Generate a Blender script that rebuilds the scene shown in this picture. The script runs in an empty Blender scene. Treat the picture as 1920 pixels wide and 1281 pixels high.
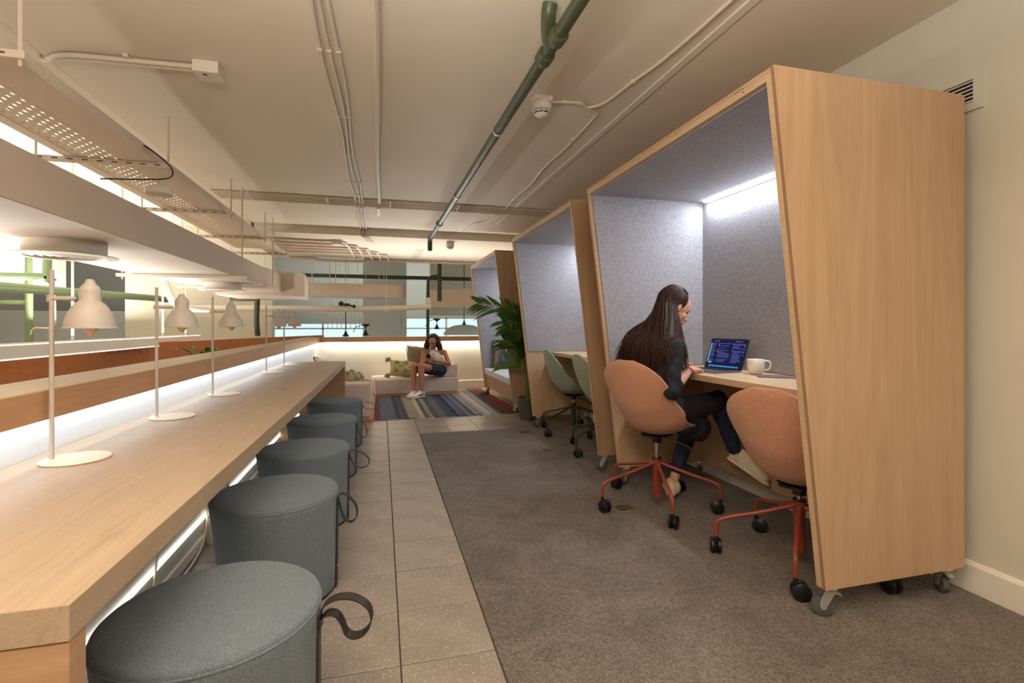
import bpy, bmesh, math, random
from mathutils import Vector, Matrix, noise
random.seed(7)
PI = math.pi
R = math.radians
sc = bpy.context.scene
C = sc.collection

# ---------------------------------------------------------------- camera, world, lights, exposure
CAM_H = 1.165
cam_d = bpy.data.cameras.new('camera'); cam = bpy.data.objects.new('camera', cam_d); C.objects.link(cam)
cam.location = (0, 0, CAM_H)
cam.rotation_euler = (R(90), 0, -0.2574)
cam_d.sensor_width = 36; cam_d.lens = 929.4 / 1920 * 36
cam_d.shift_y = -30.0 / 1920
cam_d.clip_start = 0.02; cam_d.clip_end = 200
sc.camera = cam
sc.view_settings.view_transform = 'Standard'; sc.view_settings.look = 'None'
sc.view_settings.gamma = 1; sc.view_settings.use_curve_mapping = False
sc.view_settings.exposure = 0.22

w = bpy.data.worlds.new('world'); sc.world = w; w.use_nodes = True
w.node_tree.nodes['Background'].inputs[0].default_value = (0.66, 0.81, 0.87, 1)
w.node_tree.nodes['Background'].inputs[1].default_value = 1.1

def area(name, loc, size, power, col, rot=(0, 0, 0), spread=180):
    d = bpy.data.lights.new(name, 'AREA'); d.shape = 'RECTANGLE'; d.size = size[0]; d.size_y = size[1]
    d.energy = power; d.color = col; d.spread = R(spread)
    o = bpy.data.objects.new(name, d); C.objects.link(o); o.location = loc; o.rotation_euler = rot
    return o
WARM = (1.0, 0.91, 0.80); NEUT = (1.0, 0.95, 0.89); COOL = (0.86, 0.93, 1.0)
# unseen sources: aisle light inferred from the booth shadow, the others added as fill
area('unseen_ceiling_light', (1.15, 0.45, 2.58), (0.5, 1.2), 7, WARM)
area('added_ceiling_fill', (-0.3, 0.1, 1.9), (1.4, 1.4), 118, NEUT, (R(180), 0, 0))  # no fixture hangs here; upward light added to brighten the ceiling
area('added_ceiling_fill', (1.3, -1.6, 2.0), (1.4, 1.4), 22, NEUT, (R(180), 0, 0))  # second added upward fill, without a lamp body
area('unseen_ceiling_light', (-0.2, -1.2, 2.58), (0.6, 1.6), 15, WARM)  # added out of view to light the room from behind
area('unseen_ceiling_light', (0.6, -2.6, 2.58), (1.6, 0.6), 10, WARM)  # another added light behind the camera, no fixture built
# long uplights hung in the atrium, they wash the ceilings
area('atrium_uplight', (-2.75, 6.0, 1.07), (0.26, 7.0), 85, NEUT, (R(180), 0, 0))
area('atrium_uplight', (-5.2, 7.0, 1.25), (0.3, 9.0), 300, NEUT, (R(180), 0, 0))
area('atrium_uplight', (0.6, 13.9, 1.3), (6.0, 0.5), 60, NEUT, (R(180), 0, 0))
area('hidden_slab_fill', (0.6, 9.85, 0.86), (3.0, 0.12), 34, NEUT, (R(180 + 40), 0, R(4.6)), 120)  # added source hidden beyond the parapet, brightens the far ceiling
# parapet lamp strips (tucked behind the oak fascia)
area('parapet_strip_light', (-1.052, 4.7, 0.910), (0.016, 8.6), 13, (0.68, 0.84, 1.0), (0, R(48), 0), 180)
area('parapet_strip_light', (0.75, 9.160, 0.910), (3.4, 0.016), 46, (1.0, 0.94, 0.85), (R(50), 0, R(4.6)), 180)
area('under_desk_strip_light', (-0.905, 3.5, 0.15), (0.03, 5.0), 0.9, NEUT, (0, R(-90), 0))

# ---------------------------------------------------------------- helpers
def srgb(r, g, b):
    f = lambda v: (v / 12.92) if v <= 0.04045 else ((v + 0.055) / 1.055) ** 2.4
    return (f(r / 255), f(g / 255), f(b / 255), 1)

def newmat(name):
    m = bpy.data.materials.new(name); m.use_nodes = True
    nt = m.node_tree; b = nt.nodes['Principled BSDF']
    return m, nt, b

def node(nt, typ, **kw):
    n = nt.nodes.new(typ)
    for k, v in kw.items():
        setattr(n, k, v)
    return n

def coords(nt, scale=(1, 1, 1), rot=(0, 0, 0), kind='Object'):
    tc = node(nt, 'ShaderNodeTexCoord'); mp = node(nt, 'ShaderNodeMapping')
    mp.inputs['Scale'].default_value = scale; mp.inputs['Rotation'].default_value = rot
    nt.links.new(tc.outputs[kind], mp.inputs['Vector'])
    return mp.outputs['Vector']

def noise_tex(nt, vec, scale, detail=3, dist=0.0, rough=0.5):
    n = node(nt, 'ShaderNodeTexNoise'); n.inputs['Scale'].default_value = scale
    n.inputs['Detail'].default_value = detail; n.inputs['Distortion'].default_value = dist
    n.inputs['Roughness'].default_value = rough
    nt.links.new(vec, n.inputs['Vector']); return n.outputs['Fac']

def ramp(nt, fac, stops, interp='LINEAR'):
    r = node(nt, 'ShaderNodeValToRGB'); cr = r.color_ramp; cr.interpolation = interp
    while len(cr.elements) < len(stops): cr.elements.new(0.5)
    for e, (p, c) in zip(cr.elements, stops): e.position = p; e.color = c
    nt.links.new(fac, r.inputs['Fac']); return r.outputs['Color']

def mixc(nt, fac, a, b, mode='MIX'):
    m = node(nt, 'ShaderNodeMix', data_type='RGBA', blend_type=mode)
    for s, v in ((m.inputs[0], fac), (m.inputs[6], a), (m.inputs[7], b)):
        if hasattr(v, 'is_output'): nt.links.new(v, s)
        else: s.default_value = v
    return m.outputs[2]

def bump(nt, b, fac, strength, dist=0.01):
    n = node(nt, 'ShaderNodeBump'); n.inputs['Strength'].default_value = strength
    n.inputs['Distance'].default_value = dist
    nt.links.new(fac, n.inputs['Height']); nt.links.new(n.outputs['Normal'], b.inputs['Normal'])

def simple(name, col, rough=0.5, metal=0.0, var=0.0, vs=8, bs=0, bstr=0.2, bdist=0.002, spec=None, emit=0):
    m, nt, b = newmat(name)
    b.inputs['Roughness'].default_value = rough; b.inputs['Metallic'].default_value = metal
    if spec is not None: b.inputs['Specular IOR Level'].default_value = spec
    c = col
    v = coords(nt)
    if var:
        f = noise_tex(nt, v, vs, 4)
        d = tuple(x * (1 - var) for x in c[:3]) + (1,); e = tuple(min(1, x * (1 + var)) for x in c[:3]) + (1,)
        nt.links.new(ramp(nt, f, [(0.3, d), (0.7, e)]), b.inputs['Base Color'])
    else: b.inputs['Base Color'].default_value = c
    if bs: bump(nt, b, noise_tex(nt, v, bs, 2), bstr, bdist)
    if emit:
        b.inputs['Emission Color'].default_value = c; b.inputs['Emission Strength'].default_value = emit
    m.diffuse_color = c
    return m

def wood(name, c1, c2, dark, grain='Z', rough=0.45, s=1.0, contrast=1.0):
    m, nt, b = newmat(name)
    sc_ = {'Z': (7, 7, 0.7), 'Y': (7, 0.7, 7), 'X': (0.7, 7, 7)}[grain]
    v = coords(nt, tuple(x * s for x in sc_))
    f1 = noise_tex(nt, v, 1.0, 6, 2.6, 0.6)
    v2 = coords(nt, tuple((x * x) * 1.1 * s for x in sc_))
    f2 = noise_tex(nt, v2, 2.0, 4, 0.3, 0.65)
    v3 = coords(nt, tuple(x * 0.35 * s for x in sc_))
    f3 = noise_tex(nt, v3, 2.2, 3, 2.5)
    a = ramp(nt, f1, [(0.25, c2), (0.75, c1)])
    g = ramp(nt, f2, [(0.3, (1 - 0.07 * contrast,) * 3 + (1,)), (0.62, (1, 1, 1, 1))])
    a = mixc(nt, 1.0, a, g, 'MULTIPLY')
    h = ramp(nt, f3, [(0.30, (1, 1, 1, 1)), (0.36, (0, 0, 0, 1))])
    hm = node(nt, 'ShaderNodeMath', operation='MULTIPLY'); hm.inputs[1].default_value = 0.16 * contrast
    nt.links.new(h, hm.inputs[0])
    a = mixc(nt, hm.outputs[0], a, dark)
    nt.links.new(a, b.inputs['Base Color']); b.inputs['Roughness'].default_value = rough
    b.inputs['Specular IOR Level'].default_value = 0.35
    bump(nt, b, f2, 0.12, 0.001)
    return m

def fabric(name, c1, c2, scale=350, rough=0.95, bstr=0.5, sheen=0.2, big=0.06):
    m, nt, b = newmat(name); v = coords(nt)
    f = noise_tex(nt, v, scale, 2, 0, 0.7); f2 = noise_tex(nt, v, 7, 3)
    a = ramp(nt, f, [(0.35, c1), (0.65, c2)])
    a = mixc(nt, 1.0, a, ramp(nt, f2, [(0.3, (1 - big,) * 3 + (1,)), (0.7, (1, 1, 1, 1))]), 'MULTIPLY')
    nt.links.new(a, b.inputs['Base Color']); b.inputs['Roughness'].default_value = rough
    b.inputs['Specular IOR Level'].default_value = 0.15
    b.inputs['Sheen Weight'].default_value = sheen
    bump(nt, b, f, bstr, 0.002)
    return m

M = {}
M['birch'] = wood('birch_plywood', srgb(202, 168, 134), srgb(186, 150, 116), srgb(142, 102, 70), 'Z', 0.42)
M['birch_y'] = wood('birch_edge_band', srgb(216, 184, 148), srgb(202, 167, 128), srgb(160, 112, 70), 'Y', 0.45)
M['oak'] = wood('oak_desk', srgb(186, 163, 135), srgb(172, 148, 120), srgb(146, 116, 88), 'Y', 0.42, 1.6, 1.8)
M['oak_x'] = wood('oak_panel', srgb(188, 150, 114), srgb(172, 134, 98), srgb(140, 100, 68), 'X', 0.45, 1.4, 1.2)
M['oak_cap'] = wood('oak_parapet', srgb(194, 150, 112), srgb(178, 134, 97), srgb(142, 102, 68), 'Y', 0.45, 1.2)
M['cap_top'] = wood('parapet_top', srgb(196, 178, 152), srgb(184, 164, 138), srgb(150, 128, 100), 'Y', 0.4, 1.2, 0.7)
M['orange_wood'] = wood('atrium_wood', srgb(186, 116, 66), srgb(172, 102, 54), srgb(140, 78, 40), 'Y', 0.5)
M['plydark'] = simple('plywood_core', srgb(120, 72, 48), 0.6, var=0.1)
M['paint'] = simple('ceiling_paint', srgb(230, 217, 198), 0.75, var=0.03, vs=1.3, bs=6, bstr=0.15, bdist=0.01)
M['wallpaint'] = simple('wall_paint', srgb(212, 206, 188), 0.6, var=0.02, vs=2)
M['white'] = simple('white_paint', srgb(232, 224, 210), 0.5, var=0.02, vs=3)
M['coolwhite'] = simple('cool_white_paint', srgb(232, 234, 236), 0.5)
M['pipewhite'] = simple('conduit_paint', srgb(222, 208, 188), 0.5)
M['duct'] = simple('duct_paint', srgb(208, 190, 172), 0.55, var=0.03, vs=3)
M['far'] = simple('atrium_wall', srgb(200, 204, 202), 0.7, var=0.03, vs=1)
M['farbeige'] = simple('atrium_beige', srgb(206, 198, 176), 0.7, var=0.03, vs=1)
M['green'] = simple('green_pipe', srgb(70, 78, 50), 0.4, var=0.08, vs=8)
M['dgreen'] = simple('dark_green_metal', srgb(56, 64, 44), 0.45)
M['lgreen'] = simple('light_green_pipe', srgb(118, 138, 94), 0.45, var=0.06)
M['lamp'] = simple('lamp_paint', srgb(188, 178, 168), 0.45)
M['lampbase'] = simple('lamp_base_paint', srgb(232, 218, 198), 0.4)
M['bulb'] = simple('bulb_glass', srgb(240, 205, 175), 0.25)
M['black'] = simple('black_plastic', srgb(22, 22, 23), 0.4)
M['blackleather'] = simple('black_leather', srgb(44, 38, 38), 0.45, bs=90, bstr=0.2)
M['rivet'] = simple('rivet_metal', srgb(200, 195, 185), 0.3, 1)
M['chrome'] = simple('chrome', srgb(210, 208, 200), 0.2, 1)
M['zinc'] = simple('zinc_plate', srgb(208, 206, 198), 0.30, 0.7)
M['greyrubber'] = simple('grey_rubber', srgb(84, 82, 84), 0.6)
M['rust'] = simple('rust_metal', srgb(148, 66, 46), 0.38)
M['dolive'] = simple('olive_metal', srgb(62, 72, 46), 0.4)
M['stool'] = fabric('stool_fabric', srgb(84, 94, 101), srgb(126, 136, 142), 420, 0.95, 0.6, 0.15)
M['orange'] = fabric('orange_fabric', srgb(180, 122, 94), srgb(216, 162, 130), 300, 0.95, 0.3, 0.2)
M['sage'] = fabric('sage_fabric', srgb(138, 148, 124), srgb(174, 182, 158), 300, 0.95, 0.3, 0.2)
M['felt'] = fabric('grey_felt', srgb(138, 135, 140), srgb(184, 181, 186), 190, 0.98, 0.3, 0.1, 0.04)
M['felt2'] = M['felt']
M['cream'] = fabric('cream_upholstery', srgb(206, 186, 172), srgb(226, 208, 194), 200, 0.9, 0.15, 0.1, 0.03)
M['white_cush'] = fabric('white_seat_fabric', srgb(196, 196, 200), srgb(218, 218, 220), 200, 0.9, 0.15)
M['greycush'] = fabric('grey_cushion_fabric', srgb(128, 116, 98), srgb(156, 144, 124), 220)
M['creamcush'] = fabric('cream_cushion_fabric', srgb(214, 204, 184), srgb(232, 222, 204), 220)
M['bluecush'] = fabric('blue_cushion_fabric', srgb(58, 82, 128), srgb(82, 106, 152), 220)
M['olivecush'] = fabric('olive_cushion_fabric', srgb(168, 160, 108), srgb(196, 188, 138), 160, bstr=0.8)
M['olivetuft'] = fabric('olive_tuft', srgb(136, 132, 76), srgb(170, 164, 106), 90, bstr=1.0)
M['piping'] = simple('dark_piping', srgb(60, 54, 46), 0.8)
M['plastic_white'] = simple('white_plastic', srgb(226, 216, 202), 0.4)
M['ceramic'] = simple('ceramic', srgb(238, 228, 214), 0.18)
M['pot'] = simple('grey_pot', srgb(92, 88, 86), 0.6, var=0.05)
M['soil'] = simple('soil', srgb(40, 30, 22), 0.9, bs=60, bstr=1)
M['leaf'] = simple('palm_leaf', srgb(72, 110, 42), 0.4, var=0.35, vs=9)
M['leaf2'] = simple('bright_leaf', srgb(84, 142, 52), 0.4, var=0.2)
M['stem'] = simple('palm_stem', srgb(104, 128, 56), 0.5, var=0.2)
M['skin1'] = simple('skin', srgb(214, 160, 132), 0.5, var=0.05, vs=12)
M['skin2'] = simple('skin_tan', srgb(178, 116, 84), 0.5, var=0.05, vs=12)
M['blackcloth'] = simple('black_cloth', srgb(24, 22, 29), 0.85, bs=40, bstr=0.3)
M['navycloth'] = simple('navy_leggings', srgb(30, 42, 66), 0.8, var=0.2, vs=30)
M['navyshort'] = simple('navy_shorts', srgb(32, 40, 66), 0.8, var=0.3, vs=14)
M['whitecloth'] = simple('white_knit', srgb(226, 218, 206), 0.9, bs=150, bstr=0.5)
M['shoe'] = simple('shoe_white', srgb(232, 224, 218), 0.55)
M['shoe_cream'] = simple('shoe_cream', srgb(226, 208, 176), 0.8, bs=120, bstr=0.4)
M['swoosh'] = simple('shoe_blue', srgb(86, 96, 170), 0.5)
M['bead'] = simple('wood_bead', srgb(150, 84, 40), 0.4)
M['alu'] = simple('aluminium', srgb(150, 150, 156), 0.35, 0.9)
M['keys'] = simple('keyboard_black', srgb(20, 20, 24), 0.5)
M['paperdark'] = simple('notebook_cover', srgb(104, 90, 88), 0.5)
M['paper'] = simple('paper', srgb(226, 216, 204), 0.8)
M['lip'] = simple('lips', srgb(176, 84, 78), 0.45)
M['eye'] = simple('eye_dark', srgb(30, 20, 16), 0.2)
M['grill_dark'] = simple('vent_dark', srgb(38, 32, 26), 0.8)
M['slot'] = simple('slot_shadow_brown', srgb(104, 84, 66), 0.9)
M['woodbase'] = wood('sofa_plinth', srgb(206, 152, 104), srgb(190, 134, 88), srgb(150, 100, 60), 'X', 0.5)

def hairmat(name, c1, c2):
    m, nt, b = newmat(name); v = coords(nt, (60, 60, 5))
    nt.links.new(ramp(nt, noise_tex(nt, v, 1, 4), [(0.3, c1), (0.75, c2)]), b.inputs['Base Color'])
    b.inputs['Roughness'].default_value = 0.48; b.inputs['Specular IOR Level'].default_value = 0.3
    return m
M['hair1'] = hairmat('brown_hair', srgb(30, 18, 15), srgb(80, 48, 38))
M['hair2'] = hairmat('dark_hair', srgb(34, 24, 18), srgb(78, 56, 42))

def led(name, col, e):
    m = bpy.data.materials.new(name); m.use_nodes = True; nt = m.node_tree; nt.nodes.clear()
    em = node(nt, 'ShaderNodeEmission'); out = node(nt, 'ShaderNodeOutputMaterial')
    em.inputs[0].default_value = col + (1,) if len(col) == 3 else col; em.inputs[1].default_value = e
    nt.links.new(em.outputs[0], out.inputs[0]); return m
M['led_cool'] = led('lamp_strip_cool', (0.88, 0.94, 1.0), 20)
M['led_warm'] = led('lamp_strip_warm', (1.0, 0.92, 0.82), 5)
M['led_low'] = led('lamp_strip_low', (1.0, 0.96, 0.90), 1.8)
M['led_cap'] = led('lamp_strip_cap', (0.88, 0.94, 1.0), 3)
M['led_soft'] = led('lamp_edge', (1.0, 0.95, 0.88), 1.6)

def terrazzo():
    m, nt, b = newmat('terrazzo'); v = coords(nt)
    base = ramp(nt, noise_tex(nt, v, 5, 4), [(0.3, srgb(136, 124, 114)), (0.7, srgb(158, 145, 133))])
    col = base
    for s, th, c in ((60, 0.17, srgb(196, 186, 172)), (130, 0.20, srgb(186, 174, 160)), (80, 0.14, srgb(120, 104, 90))):
        vo = node(nt, 'ShaderNodeTexVoronoi'); vo.inputs['Scale'].default_value = s
        nt.links.new(v, vo.inputs['Vector'])
        k = ramp(nt, vo.outputs['Distance'], [(th, (0.75, 0.75, 0.75, 1)), (th + 0.06, (0, 0, 0, 1))])
        col = mixc(nt, k, col, c)
    nt.links.new(col, b.inputs['Base Color']); b.inputs['Roughness'].default_value = 0.32
    return m
M['tile'] = terrazzo()
M['grout'] = simple('grout', srgb(88, 76, 66), 0.9)

def carpet():
    m, nt, b = newmat('carpet'); v = coords(nt)
    f = noise_tex(nt, v, 150, 3, 0, 0.75); f2 = noise_tex(nt, v, 3.2, 6, 0.8, 0.65)
    wv = node(nt, 'ShaderNodeTexWave'); wv.inputs['Scale'].default_value = 60; wv.inputs['Distortion'].default_value = 1.2
    wv.inputs['Detail Scale'].default_value = 6
    nt.links.new(coords(nt, (1, 1, 1), (0, 0, R(38))), wv.inputs['Vector'])
    a = ramp(nt, f, [(0.34, srgb(62, 52, 45)), (0.66, srgb(160, 147, 134))])
    a = mixc(nt, 0.35, a, ramp(nt, wv.outputs['Fac'], [(0.2, srgb(74, 63, 55)), (0.8, srgb(142, 129, 117))]))
    a = mixc(nt, 1.0, a, ramp(nt, f2, [(0.34, (0.66, 0.66, 0.66, 1)), (0.66, (1.03, 1.03, 1.03, 1))]), 'MULTIPLY')
    a = mixc(nt, 1.0, a, ramp(nt, noise_tex(nt, v, 45, 2), [(0.3, (0.86, 0.86, 0.86, 1)), (0.7, (1.06, 1.06, 1.06, 1))]), 'MULTIPLY')
    nt.links.new(a, b.inputs['Base Color']); b.inputs['Roughness'].default_value = 1
    b.inputs['Specular IOR Level'].default_value = 0.1; b.inputs['Sheen Weight'].default_value = 0.15
    bump(nt, b, f, 0.6, 0.004)
    return m
M['carpet'] = carpet()

def rugmat():
    m, nt, b = newmat('kilim_rug')
    tc = node(nt, 'ShaderNodeTexCoord'); sep = node(nt, 'ShaderNodeSeparateXYZ')
    nt.links.new(tc.outputs['Object'], sep.inputs[0])
    # saw tooth along the length pushes the stripe boundary sideways
    mu = node(nt, 'ShaderNodeMath', operation='MULTIPLY'); mu.inputs[1].default_value = 9.5
    nt.links.new(sep.outputs['Y'], mu.inputs[0])
    fr = node(nt, 'ShaderNodeMath', operation='FRACT'); nt.links.new(mu.outputs[0], fr.inputs[0])
    gt = node(nt, 'ShaderNodeMath', operation='GREATER_THAN'); gt.inputs[1].default_value = 0.5
    nt.links.new(fr.outputs[0], gt.inputs[0])
    m2 = node(nt, 'ShaderNodeMath', operation='MULTIPLY'); m2.inputs[1].default_value = 0.10
    nt.links.new(gt.outputs[0], m2.inputs[0])
    nz = noise_tex(nt, coords(nt, (6, 60, 1)), 1.0, 2)
    m3 = node(nt, 'ShaderNodeMath', operation='MULTIPLY'); m3.inputs[1].default_value = 0.05
    nt.links.new(nz, m3.inputs[0])
    ad = node(nt, 'ShaderNodeMath', operation='ADD'); nt.links.new(sep.outputs['X'], ad.inputs[0]); nt.links.new(m2.outputs[0], ad.inputs[1])
    ad2 = node(nt, 'ShaderNodeMath', operation='ADD'); nt.links.new(ad.outputs[0], ad2.inputs[0]); nt.links.new(m3.outputs[0], ad2.inputs[1])
    dv = node(nt, 'ShaderNodeMath', operation='DIVIDE'); dv.inputs[1].default_value = 1.95
    nt.links.new(ad2.outputs[0], dv.inputs[0])
    cr = srgb(150, 72, 54); bl = srgb(84, 92, 110); lb = srgb(124, 128, 142); na = srgb(46, 50, 64); cm = srgb(184, 170, 146); gy = srgb(110, 108, 100)
    st = [(0, cr), (0.07, bl), (0.12, lb), (0.17, bl), (0.21, na), (0.25, gy), (0.29, cm), (0.34, gy), (0.37, cm), (0.40, na), (0.44, gy), (0.49, bl),
          (0.545, na), (0.62, lb), (0.66, bl), (0.70, na), (0.73, cm), (0.78, lb), (0.81, cm), (0.85, gy), (0.88, bl), (0.915, na), (0.945, cr)]
    a = ramp(nt, dv.outputs[0], st, 'CONSTANT')
    f = noise_tex(nt, coords(nt, (60, 260, 1)), 1.0, 2)
    a = mixc(nt, 1.0, a, ramp(nt, f, [(0.3, (0.7, 0.7, 0.7, 1)), (0.7, (1.1, 1.1, 1.1, 1))]), 'MULTIPLY')
    nt.links.new(a, b.inputs['Base Color']); b.inputs['Roughness'].default_value = 0.95
    b.inputs['Specular IOR Level'].default_value = 0.1
    bump(nt, b, f, 0.5, 0.003)
    return m
M['rug'] = rugmat()

def glassmat():
    m, nt, b = newmat('window_glass')
    b.inputs['Base Color'].default_value = (0.9, 0.97, 1, 1); b.inputs['Roughness'].default_value = 0.02
    b.inputs['Transmission Weight'].default_value = 1; b.inputs['IOR'].default_value = 1.01
    return m
M['glass'] = glassmat()

# ---- geometry
def box(bm, a, b, bev=0.0, seg=2):
    a = Vector(a); b = Vector(b)
    lo = Vector((min(a.x, b.x), min(a.y, b.y), min(a.z, b.z))); hi = Vector((max(a.x, b.x), max(a.y, b.y), max(a.z, b.z)))
    v = [bm.verts.new((x, y, z)) for x in (lo.x, hi.x) for y in (lo.y, hi.y) for z in (lo.z, hi.z)]
    f = [bm.faces.new([v[i] for i in q]) for q in ((0, 1, 3, 2), (4, 6, 7, 5), (0, 4, 5, 1), (2, 3, 7, 6), (0, 2, 6, 4), (1, 5, 7, 3))]
    if bev:
        ed = list({e for q in f for e in q.edges})
        bmesh.ops.bevel(bm, geom=ed, offset=bev, segments=seg, affect='EDGES', profile=0.6)
    return bm

def prism(bm, poly, axis, a, b, bev=0.0):
    """poly: 2-D points; axis the extrusion axis ('X','Y','Z') from a to b."""
    def P(p, t):
        if axis == 'Y': return (p[0], t, p[1])
        if axis == 'X': return (t, p[0], p[1])
        return (p[0], p[1], t)
    v0 = [bm.verts.new(P(p, a)) for p in poly]; v1 = [bm.verts.new(P(p, b)) for p in poly]
    n = len(poly)
    fs = [bm.faces.new(v0), bm.faces.new(v1[::-1])]
    for i in range(n): fs.append(bm.faces.new((v0[i], v1[i], v1[(i + 1) % n], v0[(i + 1) % n])))
    bmesh.ops.recalc_face_normals(bm, faces=fs)
    if bev: bmesh.ops.bevel(bm, geom=list({e for q in fs for e in q.edges}), offset=bev, segments=2, affect='EDGES', profile=0.6)
    return bm

def frames(pts):
    ts = []
    for i in range(len(pts)):
        a = pts[max(0, i - 1)]; b = pts[min(len(pts) - 1, i + 1)]
        d = (b - a); ts.append(d.normalized() if d.length > 1e-9 else Vector((0, 0, 1)))
    up = Vector((0, 0, 1)) if abs(ts[0].z) < 0.9 else Vector((1, 0, 0))
    n = (up - ts[0] * up.dot(ts[0])).normalized(); out = []
    for t in ts:
        n = (n - t * n.dot(t)); n = n.normalized() if n.length > 1e-6 else t.orthogonal().normalized()
        out.append((t, n, t.cross(n)))
    return out

def tube(bm, pts, r, seg=10, cap=True, flat=1.0):
    pts = [Vector(p) for p in pts]; rs = r if isinstance(r, (list, tuple)) else [r] * len(pts)
    rings = []
    for p, rr, (t, n, b) in zip(pts, rs, frames(pts)):
        rings.append([bm.verts.new(p + n * math.cos(2 * PI * k / seg) * rr + b * math.sin(2 * PI * k / seg) * rr * flat) for k in range(seg)])
    for a, b in zip(rings, rings[1:]):
        for k in range(seg): bm.faces.new((a[k], a[(k + 1) % seg], b[(k + 1) % seg], b[k]))
    if cap: bm.faces.new(rings[0][::-1]); bm.faces.new(rings[-1])
    return bm

def strip(bm, pts, wdir, width, thick):
    """flat band swept along pts, width along wdir"""
    pts = [Vector(p) for p in pts]; W = Vector(wdir).normalized() * width / 2; rings = []
    for i, p in enumerate(pts):
        t = (pts[min(i + 1, len(pts) - 1)] - pts[max(i - 1, 0)]).normalized(); n = t.cross(W).normalized() * thick / 2
        rings.append([bm.verts.new(p + s) for s in (W + n, -W + n, -W - n, W - n)])
    for a, b in zip(rings, rings[1:]):
        for k in range(4): bm.faces.new((a[k], a[(k + 1) % 4], b[(k + 1) % 4], b[k]))
    bm.faces.new(rings[0][::-1]); bm.faces.new(rings[-1])
    return bm

def smoothpath(pts, n=8):
    pts = [Vector(p) for p in pts]; out = []
    for i in range(len(pts) - 1):
        p0 = pts[max(i - 1, 0)]; p1 = pts[i]; p2 = pts[i + 1]; p3 = pts[min(i + 2, len(pts) - 1)]
        for k in range(n):
            t = k / n
            out.append(0.5 * ((2 * p1) + (p2 - p0) * t + (2 * p0 - 5 * p1 + 4 * p2 - p3) * t * t + (3 * p1 - p0 - 3 * p2 + p3) * t ** 3))
    out.append(pts[-1]); return out

def lathe(bm, prof, seg=32, c=(0, 0, 0), axis='Z', ofs=None, closed=False):
    c = Vector(c); rings = []
    def P(r, a, z):
        x = r * math.cos(a); y = r * math.sin(a)
        if axis == 'Z': q = Vector((x, y, z))
        elif axis == 'Y': q = Vector((x, z, y))
        else: q = Vector((z, x, y))
        if ofs: q += Vector((ofs(z), 0, 0))
        return c + q
    for r, z in prof:
        if r < 1e-6: rings.append([bm.verts.new(P(0, 0, z))])
        else: rings.append([bm.verts.new(P(r, 2 * PI * k / seg, z)) for k in range(seg)])
    fs = []
    for a, b in (list(zip(rings, rings[1:])) + ([(rings[-1], rings[0])] if closed else [])):
        for k in range(seg):
            q = [a[k % len(a)], a[(k + 1) % len(a)], b[(k + 1) % len(b)], b[k % len(b)]]
            u = []
            for x in q:
                if x not in u: u.append(x)
            if len(u) >= 3: fs.append(bm.faces.new(u))
    if len(rings[0]) > 1 and not closed: fs.append(bm.faces.new(rings[0][::-1]))
    if len(rings[-1]) > 1 and not closed: fs.append(bm.faces.new(rings[-1]))
    bmesh.ops.recalc_face_normals(bm, faces=fs)
    return bm

def capsule(bm, p0, p1, r0, r1, seg=14, flat=1.0, nrm=None):
    p0 = Vector(p0); p1 = Vector(p1); d = p1 - p0; L = max(d.length, 1e-5); d = d / L
    if nrm is not None:
        n = Vector(nrm); n = (n - d * n.dot(d)).normalized()
    else: n = d.orthogonal().normalized()
    b = d.cross(n); rings = []
    pr = [(-r0 * math.cos(a), r0 * math.sin(a)) for a in (0, 0.4, 0.8, 1.2, PI / 2)] + [(L + r1 * math.sin(a), r1 * math.cos(a)) for a in (0, 0.4, 0.8, 1.2, PI / 2)]
    for z, r in pr:
        if r < 1e-4: rings.append([bm.verts.new(p0 + d * z)])
        else: rings.append([bm.verts.new(p0 + d * z + n * math.cos(2 * PI * k / seg) * r * flat + b * math.sin(2 * PI * k / seg) * r) for k in range(seg)])
    fs = []
    for A, B in zip(rings, rings[1:]):
        for k in range(seg):
            u = []
            for x in (A[k % len(A)], A[(k + 1) % len(A)], B[(k + 1) % len(B)], B[k % len(B)]):
                if x not in u: u.append(x)
            if len(u) >= 3: fs.append(bm.faces.new(u))
    bmesh.ops.recalc_face_normals(bm, faces=fs)

def ell(bm, c, r, mat=None, u=16, v=12):
    ret = bmesh.ops.create_uvsphere(bm, u_segments=u, v_segments=v, radius=1)
    T = Matrix.Translation(Vector(c)) @ ((mat or Matrix.Identity(4)).to_4x4()) @ Matrix.Diagonal((*r, 1))
    bmesh.ops.transform(bm, matrix=T, verts=ret['verts'])

def props(o, label=None, cat=None, group=None, kind=None):
    if label: o['label'] = label
    if cat: o['category'] = cat
    if group: o['group'] = group
    if kind: o['kind'] = kind
    return o

def obj(name, bm, mat, parent=None, loc=None, smooth=False, rotz=0):
    me = bpy.data.meshes.new(name); bm.normal_update(); bm.to_mesh(me); bm.free()
    if smooth:
        for p in me.polygons: p.use_smooth = True
        if smooth != 'all':
            me.set_sharp_from_angle(angle=R(smooth if smooth is not True else 40))
    me.materials.append(mat)
    o = bpy.data.objects.new(name, me); C.objects.link(o)
    if parent: o.parent = parent
    if loc: o.location = loc
    if rotz: o.rotation_euler = (0, 0, rotz)
    return o

def thing(name, label, cat, loc=(0, 0, 0), rotz=0, group=None):
    o = bpy.data.objects.new(name, None); C.objects.link(o); o.empty_display_size = 0.1
    o.location = loc; o.rotation_euler = (0, 0, rotz)
    return props(o, label, cat, group)

def dup(root, loc, rotz=0, label=None, group=None):
    r = root.copy(); C.objects.link(r); r.location = loc; r.rotation_euler = (0, 0, rotz)
    if label: r['label'] = label
    if group: r['group'] = group
    for ch in list(root.children):
        c = ch.copy(); C.objects.link(c); c.parent = r
        for g in list(ch.children):
            d = g.copy(); C.objects.link(d); d.parent = c
    return r

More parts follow.
